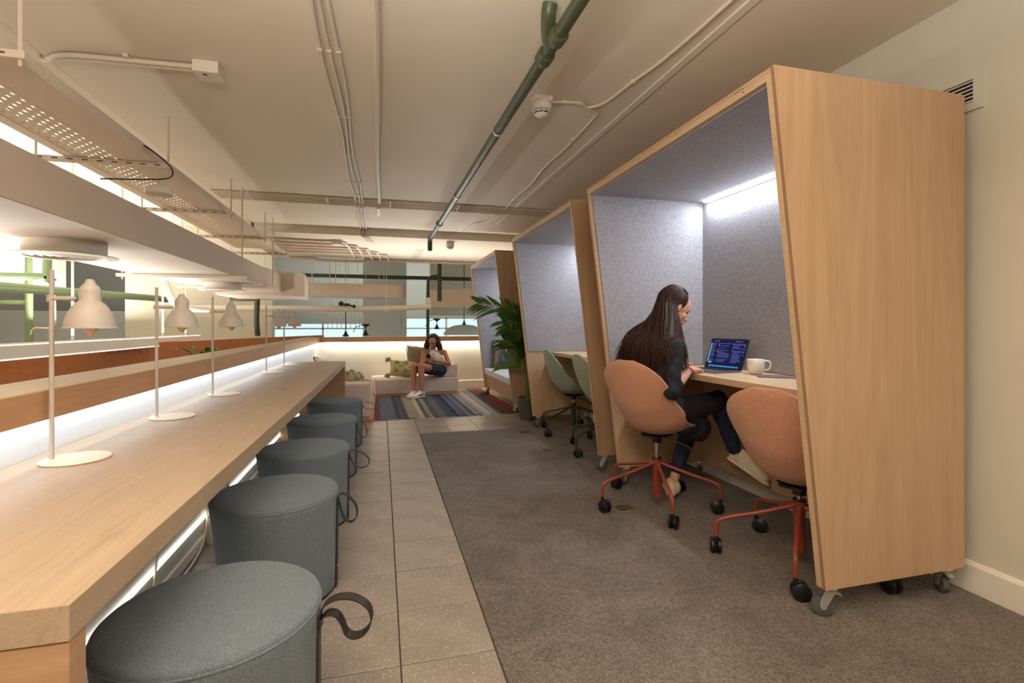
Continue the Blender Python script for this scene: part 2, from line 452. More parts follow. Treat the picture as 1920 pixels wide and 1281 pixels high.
def N(): return bmesh.new()
def struct(name, bm, mat, parent=None, smooth=False):
    o = obj(name, bm, mat, parent, smooth=smooth)
    if parent is None: o['kind'] = 'structure'
    return o

def blob(name, build, voxel, mat, parent, iters=4, disp=0, dscale=10, squash=None):
    """build(bm) adds closed overlapping volumes; they are fused into one continuous skin"""
    bm = N(); build(bm)
    me = bpy.data.meshes.new(name + '_raw'); bm.to_mesh(me); bm.free()
    o = bpy.data.objects.new(name + '_raw', me); C.objects.link(o)
    md = o.modifiers.new('r', 'REMESH'); md.mode = 'VOXEL'; md.voxel_size = voxel; md.adaptivity = 0
    sm = o.modifiers.new('s', 'SMOOTH'); sm.factor = 0.5; sm.iterations = iters
    dg = bpy.context.evaluated_depsgraph_get(); dg.update()
    m2 = bpy.data.meshes.new_from_object(o.evaluated_get(dg)); m2.name = name
    bpy.data.objects.remove(o); bpy.data.meshes.remove(me)
    if disp:
        nr = [v.normal.copy() for v in m2.vertices]
        for v, n in zip(m2.vertices, nr):
            p = v.co * dscale
            v.co += n * disp * (noise.noise(p) + 0.5 * noise.noise(p * 2.3))
    for p in m2.polygons: p.use_smooth = True
    m2.materials.clear(); m2.materials.append(mat)
    q = bpy.data.objects.new(name, m2); C.objects.link(q)
    if parent: q.parent = parent
    return q

def wobj(name, bm, mat, parent, smooth=False):
    """part whose mesh is given in world coordinates"""
    o = obj(name, bm, mat, parent, smooth=smooth); o.location = -Vector(parent.location); return o
def wblob(name, build, voxel, mat, parent, **k):
    o = blob(name, build, voxel, mat, parent, **k); o.location = -Vector(parent.location); return o

# ================================================================ THE SETTING
WX = 2.5; CZ = 2.62; BZ = 2.515; LX = -1.09; FT = 0.3333; TX = 0.0641; TY = 1.7393
def fwy(x): return 9.045 + 0.08 * (x + 1.02)     # the far parapet runs slightly askew
# floor slab with terrazzo tiles as parts
bm = N(); prism(bm, [(-1.27, -4), (WX, -4), (WX, fwy(WX)), (-1.27, fwy(-1.27))], 'Z', -0.3, -0.006)
floor = struct('floor', bm, M['grout'])
bm = N(); g = 0.0028
box(bm, (g, g, -0.012), (FT - g, FT - g, 0), 0.0012, 1)
tile_me = None
def add_tile(x, y):
    global tile_me
    if tile_me is None:
        o = obj('floor_tile', bm, M['tile'], floor); tile_me = o.data
    else:
        o = bpy.data.objects.new('floor_tile', tile_me); C.objects.link(o); o.parent = floor
    o.location = (x, y, random.uniform(-0.0006, 0.0004))
for i in range(-4, 1):
    for j in range(-9, 22):
        if i < 0 and j * FT + TY + FT < -1.2: continue
        add_tile(TX + i * FT, TY + j * FT)
for i in range(1, 8):
    for j in range(11, 22):
        if TX + (i) * FT < WX - 0.1 and len([c for c in floor.children]) < 296: add_tile(TX + i * FT, TY + j * FT)
bm = N(); prism(bm, [(TX + FT + 0.003, -3.9), (WX - 0.02, -3.9), (WX - 0.02, 5.403), (TX + FT + 0.003, 5.403)], 'Z', -0.004, 0.004)
obj('carpet', bm, M['carpet'], floor)
# right wall, baseboard
bm = N(); box(bm, (WX, -4, -0.3), (WX + 0.2, 11, 3.2)); struct('wall_right', bm, M['wallpaint'])
bm = N(); prism(bm, [(WX - 0.016, 0.0), (WX, 0.0), (WX, 0.135), (WX - 0.006, 0.135), (WX - 0.016, 0.118)], 'Y', -4, fwy(WX) - 0.1); struct('baseboard_right', bm, M['white'])
bm = N(); box(bm, (-9.0, -4.2, -3.6), (WX + 0.2, -4, 4.0)); struct('wall_rear', bm, M['wallpaint'])
# ceiling slab, beam step and slab edge
bm = N()
prism(bm, [(-4, CZ), (7.78, CZ), (7.78, BZ), (10.45, BZ), (10.45, 3.3), (-4, 3.3)], 'X', -1.76, WX)
struct('ceiling', bm, M['paint'])
bm = N(); prism(bm, [(-4, CZ + 0.03), (7.78, CZ + 0.03), (7.78, BZ + 0.02), (9.3, BZ + 0.02), (9.3, 3.3), (-4, 3.3)], 'X', -2.35, -1.80); struct('trim_1', bm, M['paint'])
bm = N(); box(bm, (-1.80, -4, CZ + 0.06), (-1.76, 7.7, 3.3)); struct('trim_2', bm, M['paint'])
bm = N(); box(bm, (-9.0, -4, 3.3), (3.4, 17, 3.6)); struct('ceiling_atrium', bm, M['white'])
# parapet wall behind the desk + far parapet, with lower boxed-out base
bm = N(); prism(bm, [(LX, 0.3), (LX, fwy(LX)), (-1.25, fwy(-1.25)), (-1.25, 0.3)], 'Z', -0.3, 0.925)
struct('wall_left', bm, M['coolwhite'])
bm = N(); prism(bm, [(LX, fwy(LX)), (WX, fwy(WX)), (WX, fwy(WX) + 0.16), (LX - 0.16, fwy(LX) + 0.16)], 'Z', -0.3, 0.925)
struct('wall_far_parapet', bm, M['wallpaint'])
bm = N(); prism(bm, [(LX, fwy(LX)), (WX - 0.02, fwy(WX)), (WX - 0.02, fwy(WX) - 0.018), (LX, fwy(LX) - 0.018)], 'Z', 0, 0.13); struct('baseboard_far', bm, M['white'])
bm = N(); box(bm, (LX, 0.98, 0), (-0.92, 6.12, 0.66)); struct('trim_3', bm, M['wallpaint'])
bm = N(); box(bm, (-0.92, 0.99, 0), (-0.905, 6.11, 0.055), 0.003); struct('baseboard_left', bm, M['white'])
bm = N(); tube(bm, smoothpath([(-0.895, 0.99, 0.012), (-0.893, 2.0, 0.012), (-0.88, 2.62, 0.014), (-0.90, 2.9, 0.03), (-0.885, 2.94, 0.16)], 6), 0.006, 6)
props(obj('power_cable', bm, M['pipewhite'], smooth=True), 'thin white cable lying along the foot of the wall under the long desk', 'cable')
bm = N(); tube(bm, smoothpath([(-0.90, 2.33, 0.66), (-0.885, 2.33, 0.30), (-0.90, 2.335, 0.1), (-0.885, 2.34, 0.03)], 6), 0.005, 6)
props(obj('power_cable', bm, M['pipewhite'], smooth=True), 'thin white cable hanging down from the long desk to the floor', 'cable')
# oak capping of the parapet: top boards and fascia
cap = thing('parapet_capping', 'light oak capping with deep fascia along the top of the white parapet wall', 'capping', (-1.15, 5, 0.96))
y0 = 0.3; segs = [0.3, 2.55, 5.1, 7.2]
for a, b in zip(segs, segs[1:] + [None]):
    e = b - 0.0015 if b else None
    bm = N()
    if e: box(bm, (-1.275, a, 0.935), (-1.0405, e, 0.96), 0.001, 1)
    else: prism(bm, [(-1.275, a), (-1.0405, a), (-1.0405, fwy(-1.02)), (-1.275, fwy(-1.02) + 0.25)], 'Z', 0.935, 0.96)
    wobj('top_board', bm, M['cap_top'], cap)
    bm = N()
    if e: box(bm, (-1.04, a, 0.868), (-1.02, e, 0.9605), 0.001, 1)
    else: box(bm, (-1.04, a, 0.868), (-1.02, fwy(-1.02) - 0.06, 0.9605), 0.001, 1)
    wobj('fascia_board', bm, M['oak_cap'], cap)
bm = N(); prism(bm, [(-1.022, fwy(-1.02) + 0.0), (WX - 0.001, fwy(WX)), (WX - 0.001, fwy(WX) + 0.25), (-1.022, fwy(-1.02) + 0.25)], 'Z', 0.935, 0.96)
wobj('top_board', bm, M['cap_top'], cap)
bm = N(); prism(bm, [(-1.02, fwy(-1.02) - 0.06), (WX - 0.001, fwy(WX) - 0.06), (WX - 0.001, fwy(WX) - 0.04), (-1.02, fwy(-1.02) - 0.04)], 'Z', 0.875, 0.96)
wobj('fascia_board', bm, M['oak_cap'], cap)
bm = N(); prism(bm, [(-1.022, fwy(-1.02) - 0.04), (WX - 0.001, fwy(WX) - 0.04), (WX - 0.001, fwy(WX)), (-1.022, fwy(-1.02))], 'Z', 0.935, 0.96)
wobj('top_board', bm, M['cap_top'], cap)
bm = N(); box(bm, (-1.072, 0.35, 0.918), (-1.055, 8.95, 0.932)); wobj('lamp_strip', bm, M['led_cap'], cap)
bm = N(); box(bm, (-1.0, 0, 0), (0.0, 1, 1));  bm.free()
bm = N(); prism(bm, [(-0.98, fwy(-0.98) - 0.03), (WX - 0.1, fwy(WX - .1) - 0.03), (WX - 0.1, fwy(WX - .1) - 0.015), (-0.98, fwy(-0.98) - 0.015)], 'Z', 0.918, 0.932)
wobj('lamp_strip', bm, M['led_warm'], cap)

# wall vent
v = thing('wall_vent', 'white square air vent with dark louvres high on the cream wall behind the nearest booth', 'vent', (WX, 1.68, 2.19))
bm = N()
for a, b in (((-0.012, -0.14, 0.05), (0, 0.14, 0.085)), ((-0.012, -0.14, -0.085), (0, 0.14, -0.05)), ((-0.012, -0.14, -0.05), (0, -0.105, 0.05)), ((-0.012, 0.105, -0.05), (0, 0.14, 0.05))):
    box(bm, a, b)
obj('frame', bm, M['wallpaint'], v)
bm = N(); box(bm, (-0.004, -0.105, -0.05), (-0.001, 0.105, 0.05)); obj('backing', bm, M['grill_dark'], v)
for k in range(6):
    bm = N(); zz = -0.043 + k * 0.017; prism(bm, [(-0.014, zz - 0.004), (-0.012, zz - 0.005), (-0.003, zz + 0.004), (-0.005, zz + 0.005)], 'Y', -0.105, 0.105); obj('louvre', bm, M['white'], v)

# ================================================================ ATRIUM beyond the parapets
bm = N(); box(bm, (-9.0, -4, -3.6), (4.0, 17, -3.4)); struct('floor_atrium', bm, M['farbeige'])
bm = N(); box(bm, (-9.2, -4, -3.6), (-9.0, 17, 3.6)); struct('wall_atrium_left', bm, M['white'])
bm = N(); box(bm, (4.0, 10.4, -3.6), (4.2, 17, 3.6)); struct('wall_atrium_right', bm, M['far'])
bm = N(); box(bm, (-9.0, 16, 1.42), (4.0, 16.2, 3.6)); box(bm, (-9, 16, -3.4), (4, 16.2, -2.2)); box(bm, (-9, 16, -2.2), (-3.2, 16.2, 1.42))
box(bm, (-3.2, 15.9, 1.21), (-0.05, 16.0, 1.45)); box(bm, (0.4, 15.9, 1.42), (0.5, 16, 3.3))
struct('wall_back', bm, M['far'])
win = bpy.data.objects.new('window_1', None); C.objects.link(win); win.location = (0.4, 16, -2.2); win['kind'] = 'structure'
bm = N()
for z in (-2.2, 0.45, 1.05, 1.38): box(bm, (-3.2, 16.02, z), (4.0, 16.1, z + 0.045))
for x in (-3.2, -1.75, -0.3, 0.72, 2.0, 3.2, 3.95): box(bm, (x, 16.02, -2.2), (x + 0.05, 16.1, 1.42))
wobj('window_frame', bm, M['white'], win)
bm = N(); box(bm, (-3.2, 16.05, -2.2), (4.0, 16.06, 1.42)); wobj('window_pane', bm, M['glass'], win)
bm = N(); box(bm, (1.22, 13.0, 1.42), (4.0, 13.2, 3.3)); struct('wall_atrium_panel', bm, M['farbeige'])
# beige block between the void and the far wall on the left
bm = N(); box(bm, (-5.15, 12.0, -3.4), (-2.35, 12.3, 3.3)); struct('wall_atrium_column', bm, M['farbeige'])
bm = N(); box(bm, (-9.0, 10.0, 1.75), (-5.3, 10.3, 3.3)); struct('trim_4', bm, M['white'])
# opposite gallery parapet in orange wood
bm = N(); prism(bm, [(-5.6, 2.0), (-2.75, 7.0), (-1.2, 11.3), (-1.3, 11.5), (-2.9, 7.1), (-5.8, 2.1)], 'Z', 0.2, 0.955)
props(obj('gallery_parapet', bm, M['orange_wood']), 'orange-brown wooden parapet of the gallery across the atrium', 'parapet')
bm = N(); box(bm, (-0.45, 13.0, -3.4), (0.62, 13.5, 3.29)); box(bm, (-0.05, 12.98, 0.99), (0.47, 13.0, 1.63)); 
props(obj('hanging_bulkhead', bm, M['far']), 'pale box column standing in the window band beyond the far parapet', 'column')

def rodz(bm, x, y, z0, z1, r=0.006): tube(bm, [(x, y, z0), (x, y, z1)], r, 6)
# suspended white trough lamp over the atrium
t = thing('suspended_trough_lamp', 'long white trough lamp with glowing edges hung above the orange parapet', 'lamp', (-2.8, 5.5, 0.9))
bm = N(); prism(bm, [(-2.95, 0.905), (-2.70, 0.905), (-2.70, 1.02), (-2.71, 1.02), (-2.71, 0.925), (-2.94, 0.925), (-2.94, 1.02), (-2.95, 1.02)], 'Y', 1.5, 8.6); wobj('housing', bm, M['white'], t)
bm = N(); box(bm, (-2.699, 1.5, 0.903), (-2.697, 8.6, 0.912)); box(bm, (-2.699, 1.5, 1.013), (-2.697, 8.6, 1.021)); box(bm, (-2.95, 8.6, 0.903), (-2.70, 8.603, 0.912)); wobj('glowing_edge', bm, M['led_soft'], t)
for y in (3.2, 5.6, 7.6, 8.4):
    bm = N(); rodz(bm, -2.83, y, 0.92, 3.3, 0.012); wobj('hanger_rod', bm, M['white'], t)
# ---- main air duct along the parapet
d = thing('air_duct', 'large rectangular cream air duct hung above the desk with two round diffusers', 'duct', (-1.9, 4, 1.69))
bm = N(); box(bm, (-2.42, -3.6, 1.69), (-1.498, 7.35, 1.93), 0.004, 1); wobj('duct_body', bm, M['duct'], d)
bm = N(); prism(bm, [(-2.42, 7.352), (-1.498, 7.352), (-1.50, 8.348), (-2.42, 8.348)], 'Z', 1.67, 1.95, 0.004); wobj('duct_elbow', bm, M['duct'], d)
bm = N(); prism(bm, [(-2.42, 8.35), (-1.32, 8.35), (-1.20, 8.6), (-1.30, 9.9), (-2.42, 9.9)], 'Z', 1.63, 2.0, 0.004); wobj('duct_transition', bm, M['duct'], d)
for (x, y) in ((-1.92, 3.73), (-1.90, 6.86)):
    bm = N(); lathe(bm, [(0.205, 1.689), (0.205, 1.612), (0.19, 1.612), (0.19, 1.689)], 40, (x, y, 0), closed=True); k = wobj('diffuser_neck', bm, M['white'], d, smooth=True)
    bm = N(); lathe(bm, [(0.19, 1.618), (0.262, 1.604), (0.265, 1.598), (0.20, 1.594), (0.19, 1.604)], 40, (x, y, 0), closed=True); wobj('diffuser_flange', bm, M['white'], d, smooth=True)
    for r in (0.03, 0.07, 0.11, 0.15):
        bm = N(); lathe(bm, [(r, 1.5925), (r + 0.026, 1.599), (r + 0.024, 1.601), (r, 1.5955)], 36, (x, y, 0), closed=True); wobj('diffuser_ring', bm, M['white'], d, smooth=True)
    bm = N(); lathe(bm, [(0.0, 1.6015), (0.192, 1.6015), (0.192, 1.612), (0, 1.612)], 30, (x, y, 0)); wobj('diffuser_core', bm, M['plastic_white'], d)
for y in (5.77, 7.3):
    hb = thing('duct_hanger', 'white strut and two threaded rods carrying the duct%s' % {5.77: ' beside the second diffuser', 7.3: ' near its far end', 2.5: ' nearest the first diffuser', 0.8: ' behind the first diffuser'}[y], 'bracket', (-1.9, y, 1.66), 0, 'struts carrying the air duct')
    bm = N(); box(bm, (-2.55, y - 0.02, 1.655), (-1.37, y + 0.02, 1.687), 0.003, 1); wobj('strut', bm, M['pipewhite'], hb)
    for x in (-1.42, -2.5):
        bm = N(); rodz(bm, x, y, 1.63, 3.29 if x < -2.4 else 2.64, 0.009); wobj('threaded_rod', bm, M['pipewhite'], hb)
# ---- cross duct beyond the far parapet
bm = N(); prism(bm, [(-1.50, 10.7), (0.1, 10.7)] + [(0.1 + 0.42 * math.sin(a_ * PI / 10), 11.05 - 0.35 * math.cos(a_ * PI / 10)) for a_ in range(1, 10)] + [(0.1, 11.4), (-1.50, 11.4)], 'Z', 1.75, 2.03, 0.02)
props(obj('cross_duct', bm, M['duct']), 'beige cross duct running over the far parapet below the dark green beam', 'duct')
bm = N(); prism(bm, [(0.99, 1.60), (2.6, 1.60), (2.6, 2.0), (1.7, 2.0), (0.99, 1.95)], 'Y', 11.0, 11.5, 0.02)
props(obj('cross_duct', bm, M['duct']), 'short beige duct with pale rim next to the farthest booth', 'duct')
bm = N(); box(bm, (-1.86, 12.0, 2.26), (3.4, 12.12, 2.345))
props(obj('steel_beam', bm, M['dgreen']), 'dark green steel beam crossing above the far parapet', 'beam')
bm = N(); tube(bm, smoothpath([(-3.6, 10.5, 1.49), (-2, 10.5, 1.50), (-0.5, 10.5, 1.50), (0.85, 10.5, 1.55), (0.95, 10.5, 1.62), (0.95, 10.5, 1.75)], 6), 0.055, 12)
for x in (-2.2, -1.0, 0.1): tube(bm, [(x - 0.04, 10.5, 1.50), (x + 0.04, 10.5, 1.50)], 0.066, 12); rodz(bm, x, 10.5, 1.5, 3.29, 0.007)
props(obj('water_pipe', bm, M['pipewhite'], smooth=True), 'thick white pipe crossing below the beige duct beyond the parapet', 'pipe')
bm = N(); tube(bm, smoothpath([(1.24, 11, 3.29), (1.24, 11, 2.2), (1.24, 11, 1.7)], 4), 0.045, 10)
tube(bm, smoothpath([(1.24, 11.0, 2.24), (1.14, 11.0, 2.25), (1.02, 11, 2.2), (0.99, 11, 2.05), (0.985, 11, 1.2), (0.985, 11, -3.39)], 6), 0.035, 10)
props(obj('fire_pipe', bm, M['dgreen'], smooth=True), 'dark green vertical pipe with elbow crossing the dark green beam', 'pipe')
bm = N(); tube(bm, [(-2.55, 9.6, 1.62), (-2.15, 9.6, 1.63)], 0.035, 10); tube(bm, smoothpath([(-2.12, 9.6, 1.9), (-2.12, 9.6, 1.6), (-2.13, 9.6, 1.25), (-2.11, 9.6, 0.98)], 6), [0.05] * 6 + [0.045] * 13, 12)
props(obj('fire_pipe', bm, M['dgreen'], smooth=True), 'dark green pipe dropping behind the third desk lamp', 'pipe')
# light green pipes over the void
for pts, r, lab in (([(-4.0, 4.2, 1.55), (-4.0, 6.6, 1.585), (-4.0, 10.2, 1.66), (-4.0, 10.9, 1.66)], 0.055, 'sloping light green pipe passing behind the first lamp shade'),
                    ([(-6.0, 8.0, 1.80), (-4.42, 8.0, 1.82), (-4.33, 8.0, 1.86), (-4.33, 8.0, 3.29)], 0.05, 'light green pipe turning upward left of the first desk lamp pole'),
                    ([(-5.66, 10.0, 3.29), (-5.66, 10.0, 1.6), (-5.66, 10.0, -3.3)], 0.05, 'vertical light green riser pipe far behind the first desk lamp'),
                    ([(-8.5, 10.05, 1.55), (-5.7, 10.05, 1.55)], 0.035, 'thin horizontal light green pipe joining the green riser')):
    bm = N(); tube(bm, smoothpath(pts, 5), r, 10)
    q = pts[len(pts) // 2]; props(obj('green_pipe', bm, M['lgreen'], smooth=True), lab.replace('left of', 'beside'), 'pipe')
bm = N(); tube(bm, smoothpath([(-5.05, 9.4, 3.3), (-5.0, 9.4, 1.9), (-4.98, 9.4, 1.5), (-5.0, 9.4, 1.15), (-5.25, 9.4, 1.12), (-5.3, 9.4, 1.02)], 8), 0.014, 6)
props(obj('hanging_cable', bm, M['pipewhite'], smooth=True), 'loose white cable hanging in a curve between the first two desk lamps', 'cable')
bm = N(); tube(bm, smoothpath([(-3.05, 8, 2.0), (-2.98, 8, 1.845), (-2.83, 8, 1.47), (-2.72, 8.2, 1.42), (-2.6, 8.6, 1.42)], 4), 0.05, 12)
props(obj('drain_pipe', bm, M['white'], smooth=True), 'short white slanting pipe below the duct beside the second diffuser', 'pipe')
bm = N(); box(bm, (-9.0, 13.5, -3.4), (-5.3, 13.7, 1.5)); props(obj('panel_wall', bm, M['far']), 'grey partition far beyond the light green riser', 'partition')
# pendants beyond the parapet
for k, (x, y, z, lab) in enumerate(((-0.75, 11.3, 0.98, 'black pendant lamp hanging on a long cord above the middle of the far parapet'), (-0.35, 11.8, 0.99, 'black pendant lamp with a hooked cable next to the longest pendant'), (1.33, 12.4, 1.13, 'small black pendant lamp with a hooked cable near the domed lamp'))):
    p = thing('pendant_lamp', lab, 'lamp', (x, y, z), 0, 'small black pendants beyond the parapet')
    top = 1.62 if k == 0 else z + 0.19
    bm = N(); rodz(bm, x, y, z, top, 0.010); wobj('cord', bm, M['black'], p)
    bm = N(); rodz(bm, x, y, top, 3.3, 0.006); wobj('hanger_rod', bm, M['pipewhite'], p)
    bm = N(); lathe(bm, [(0.02, z - 0.06), (0.075, z - 0.05), (0.04, z + 0.0), (0.018, z + 0.06), (0.0, z + 0.065)], 16, (x, y, 0)); wobj('lamp_body', bm, M['black'], p, smooth=True)
    bm = N(); lathe(bm, [(0.012, top - 0.06), (0.09, top), (0.09, top + 0.02), (0, top + 0.02)], 16, (x, y, 0)); wobj('ceiling_rose', bm, M['black'], p, smooth=True)
    if k:
        bm = N(); tube(bm, smoothpath([(x, y, top), (x - 0.12, y, top - 0.02), (x - 0.22, y, top - 0.06), (x - 0.27, y, top - 0.17)], 5), 0.008, 6); wobj('cable', bm, M['black'], p, smooth=True)
p = thing('dome_pendant', 'wide pale domed pendant lamp just above the far parapet behind the seated woman', 'lamp', (1.95, 12.0, 0.97))
bm = N(); lathe(bm, [(0.50, 0.94), (0.49, 1.0), (0.36, 1.12), (0.22, 1.17), (0.05, 1.185), (0, 1.19)], 28, (1.95, 12.0, 0)); wobj('lamp_shade', bm, M['far'], p, smooth=True)
bm = N(); rodz(bm, 1.95, 12, 1.18, 3.29, 0.009); lathe(bm, [(0.05, 1.185), (0.03, 1.23), (0.01, 1.30)], 12, (1.95, 12, 0)); wobj('cord', bm, M['black'], p)
p = thing('small_lantern', 'small pale box lantern hanging beside the edge of the farthest booth', 'lamp', (2.85, 14.0, 1.0))
bm = N(); box(bm, (2.72, 13.9, 0.93), (2.95, 14.1, 1.13), 0.01); wobj('lantern_body', bm, M['farbeige'], p); bm = N(); rodz(bm, 2.86, 14, 1.13, 3.29, 0.008); wobj('cord', bm, M['black'], p)
for x, y in ((-1.38, 10.9), (0.05, 10.9), (1.98, 11.2), (-0.05, 11.2), (-0.95, 11.2)):
    bm = N(); rodz(bm, x, y, 2.0 if y < 11.15 or x > 1 else 2.03, 3.29, 0.008); props(obj('hanger_rod', bm, M['pipewhite']), 'thin white rod holding a beige duct, ' + {-1.38: 'next to the big duct end', 0.05: 'near the rounded duct end', 1.98: 'on the short rimmed duct', -0.05: 'just beside the rod near the rounded end', -0.95: 'above the black spot lamp'}[x], 'rod', 'rods holding the cross ducts')
for k in range(5):
    x = -1.25 + k * 0.22
    bm = N(); pts = [(x - 0.05, 13.2, 0.99 + 0.1), (x - 0.05, 13.2, 1.5), (x, 13.2, 1.60), (x + 0.05, 13.2, 1.5), (x + 0.05, 13.2, 1.09)]; rodz(bm, x, 13.2, 1.6, 3.29, 0.006)
    tube(bm, smoothpath(pts, 4), 0.008, 6); props(obj('cable_loop', bm, M['pipewhite'], smooth=True), ('first', 'second', 'third', 'fourth', 'last')[k] + ' white looped cable below the thick white pipe, counting toward the farthest booth', 'cable', 'looped cables below the white pipe')
# projector-like black lamps fixed to the thick pipe
bm = N(); ell(bm, (-0.78, 10.42, 1.60), (0.05, 0.05, 0.05)); tube(bm, [(-0.78, 10.42, 1.60), (-0.55, 10.42, 1.555)], 0.016, 8); ell(bm, (-0.53, 10.42, 1.55), (0.03, 0.03, 0.035))
props(obj('spot_lamp', bm, M['black'], smooth=True), 'small black spot lamp clamped on the thick white pipe', 'lamp')

# ================================================================ CEILING SERVICES
# perforated tray and box trunking
t = thing('cable_trunking', 'long cream box trunking hung under the ceiling edge above the parapet', 'trunking', (-1.6, 4, 2.3))
bm = N(); box(bm, (-1.716, -3.6, 2.298), (-1.503, 8.9, 2.36), 0.003, 1); wobj('trunking_body', bm, M['paint'], t)
t = thing('perforated_cable_tray', 'cream perforated cable tray with rows of slots hung next to the duct', 'cable tray', (-1.88, 4, 2.3))
# slotted bottom built as ribs between the slots
bm = N(); ys0, ys1 = -0.5, 8.0; pitch = 0.075; nr = 6; xs = [-1.965 + i * (0.235 / nr) for i in range(nr + 1)]
for i, x in enumerate(xs): box(bm, (x - 0.0115, ys0, 2.300), (x + 0.0115, ys1, 2.303))
yy = ys0
while yy < ys1:
    for i in range(nr):
        sh = pitch / 2 if i % 2 else 0
        box(bm, (xs[i] + 0.011, yy + sh, 2.300), (xs[i + 1] - 0.011, yy + sh + 0.043, 2.303))
    yy += pitch
o = wobj('slotted_bottom', bm, M['paint'], t); o['kind'] = 'stuff'
bm = N(); box(bm, (-2.053, -0.5, 2.296), (-1.975, 8.0, 2.345), 0.003, 1); wobj('tray_rim', bm, M['paint'], t)
bm = N(); box(bm, (-1.726, ys0, 2.302), (-1.722, ys1, 2.316)); box(bm, (-1.726, ys0, 2.330), (-1.722, ys1, 2.345))
yy = ys0
while yy < ys1: box(bm, (-1.726, yy, 2.316), (-1.722, yy + 0.045, 2.330)); yy += 0.09
o = wobj('slotted_side', bm, M['paint'], t); o['kind'] = 'stuff'
for k, (y, lab) in enumerate(((2.50, 'nearest slotted white strut bracket carrying the cable tray'), (3.97, 'slotted white strut bracket with a round sensor hanging from it'), (5.47, 'third slotted white strut bracket under the cable tray'), (6.95, 'fourth slotted white strut bracket under the cable tray'), (8.4, 'farthest slotted white strut bracket under the cable tray'), (1.0, 'slotted white strut bracket nearest the viewer'))):
    hb = thing('tray_bracket', lab, 'bracket', (-1.8, y, 2.28), 0, 'struts carrying the cable tray')
    bm = N(); box(bm, (-2.24, y - 0.02, 2.262), (-1.42, y + 0.02, 2.295), 0.002, 1); wobj('strut', bm, M['pipewhite'], hb)
    bm = N()
    for j in range(9): box(bm, (-2.2 + j * 0.085, y - 0.0215, 2.275), (-2.165 + j * 0.085, y - 0.0195, 2.283))
    wobj('strut_slots', bm, M['slot'], hb)
    for x in (-1.445, -2.21):
        bm = N(); rodz(bm, x, y, 2.235, CZ + 0.04 if x < -1.8 else CZ, 0.008); wobj('threaded_rod', bm, M['pipewhite'], hb)
s = thing('ceiling_sensor', 'round white sensor hanging under the tray bracket with a looping black cable', 'sensor', (-1.50, 3.97, 2.10))
bm = N(); lathe(bm, [(0, 2.07), (0.075, 2.073), (0.085, 2.082), (0.085, 2.115), (0.078, 2.125), (0, 2.128)], 28, (-1.50, 3.97, 0)); wobj('sensor_body', bm, M['plastic_white'], s, smooth=True)
bm = N(); rodz(bm, -1.50, 3.97, 2.12, 2.262, 0.005); wobj('stem', bm, M['pipewhite'], s)
bm = N(); tube(bm, smoothpath([(-1.62, 3.6, 2.36), (-1.50, 3.75, 2.34), (-1.42, 3.93, 2.27), (-1.43, 3.96, 2.2), (-1.55, 3.9, 2.16), (-1.70, 3.82, 2.13), (-1.75, 3.76, 2.11)], 8), 0.005, 6); wobj('cable', bm, M['black'], s, smooth=True)
# junction box with conduits
j = thing('junction_box', 'white square junction box on the ceiling above the long desk', 'junction box', (-0.93, 3.12, CZ))
bm = N(); box(bm, (-1.0, 3.05, 2.555), (-0.87, 3.18, CZ), 0.006); wobj('box_body', bm, M['plastic_white'], j)
bm = N(); box(bm, (-0.955, 3.08, 2.5535), (-0.935, 3.095, 2.556)); wobj('indicator', bm, M['black'], j)
bm = N()
for dy in (0, 0.035): tube(bm, smoothpath([(-1.0, 3.10 + dy, 2.598), (-1.3, 3.12 + dy, 2.60), (-1.6, 3.14 + dy, 2.60), (-1.72 - dy, 3.20 + dy, 2.60), (-1.78 - dy, 3.30, 2.64)], 6), 0.013, 8)
box(bm, (-1.335, 3.08, 2.60), (-1.31, 3.16, 2.618))
props(obj('conduit', bm, M['pipewhite'], smooth=True), 'pair of thick white conduits running into the junction box', 'conduit')

def clips(bm, pts, r):
    for p in pts: box(bm, (p[0] - 0.012, p[1] - 0.008, CZ - 2 * r - 0.004), (p[0] + 0.012, p[1] + 0.008, CZ))
# three wavy conduits along the ceiling
for k, x in enumerate((-0.300, -0.258, -0.222)):
    cd = thing('ceiling_conduit', 'thin wavy white conduit along the ceiling, %s of the trio' % ('farthest from the green pipe', 'middle one', 'nearest the green pipe')[k], 'conduit', (x, 4, CZ), 0, 'three wavy ceiling conduits')
    bm = N(); pts = [(x + 0.012 * math.sin(i * 1.3 + k) , -1 + i * 0.45, CZ - 0.011) for i in range(16)] + [(x + 0.01, 6.1, CZ - 0.012)]
    pts2 = [(x + 0.01, 6.33, CZ - 0.011), (x + 0.0, 7.0, CZ - 0.011), (x, 7.70, CZ - 0.011), (x, 7.765, CZ - 0.03), (x, 7.768, BZ), (x + 0.04, 7.85, BZ - 0.011), (x + 0.09, 8.3, BZ - 0.011)]
    tube(bm, smoothpath(pts, 3), 0.010, 8); tube(bm, smoothpath(pts2, 3), 0.010, 8); wobj('conduit_run', bm, M['pipewhite'], cd, smooth=True)
    bm = N()
    for y in (0.6, 1.7, 2.75, 3.6, 4.4, 5.2, 5.7): clips(bm, [(x + 0.012 * math.sin(((y + 1) / 0.45) * 1.3 + k), y)], 0.011)
    wobj('saddle_clips', bm, M['pipewhite'], cd)
bm = N(); tube(bm, smoothpath([(-0.03 + 0.006 * math.sin(i), -1 + i * 0.5, CZ - 0.012) for i in range(15)], 2), 0.021, 8, flat=1); box(bm, (-0.055, 6.32, CZ - 0.02), (-0.015, 6.75, CZ))
props(obj('ceiling_conduit', bm, M['pipewhite'], smooth=True), 'single flat white conduit running straight along the middle of the ceiling', 'conduit')
bm = N(); box(bm, (1.585, -1, CZ - 0.008), (1.63, 6.9, CZ)); props(obj('ceiling_strip', bm, M['white']), 'pale flat strip on the ceiling above the front of the booths', 'trim')
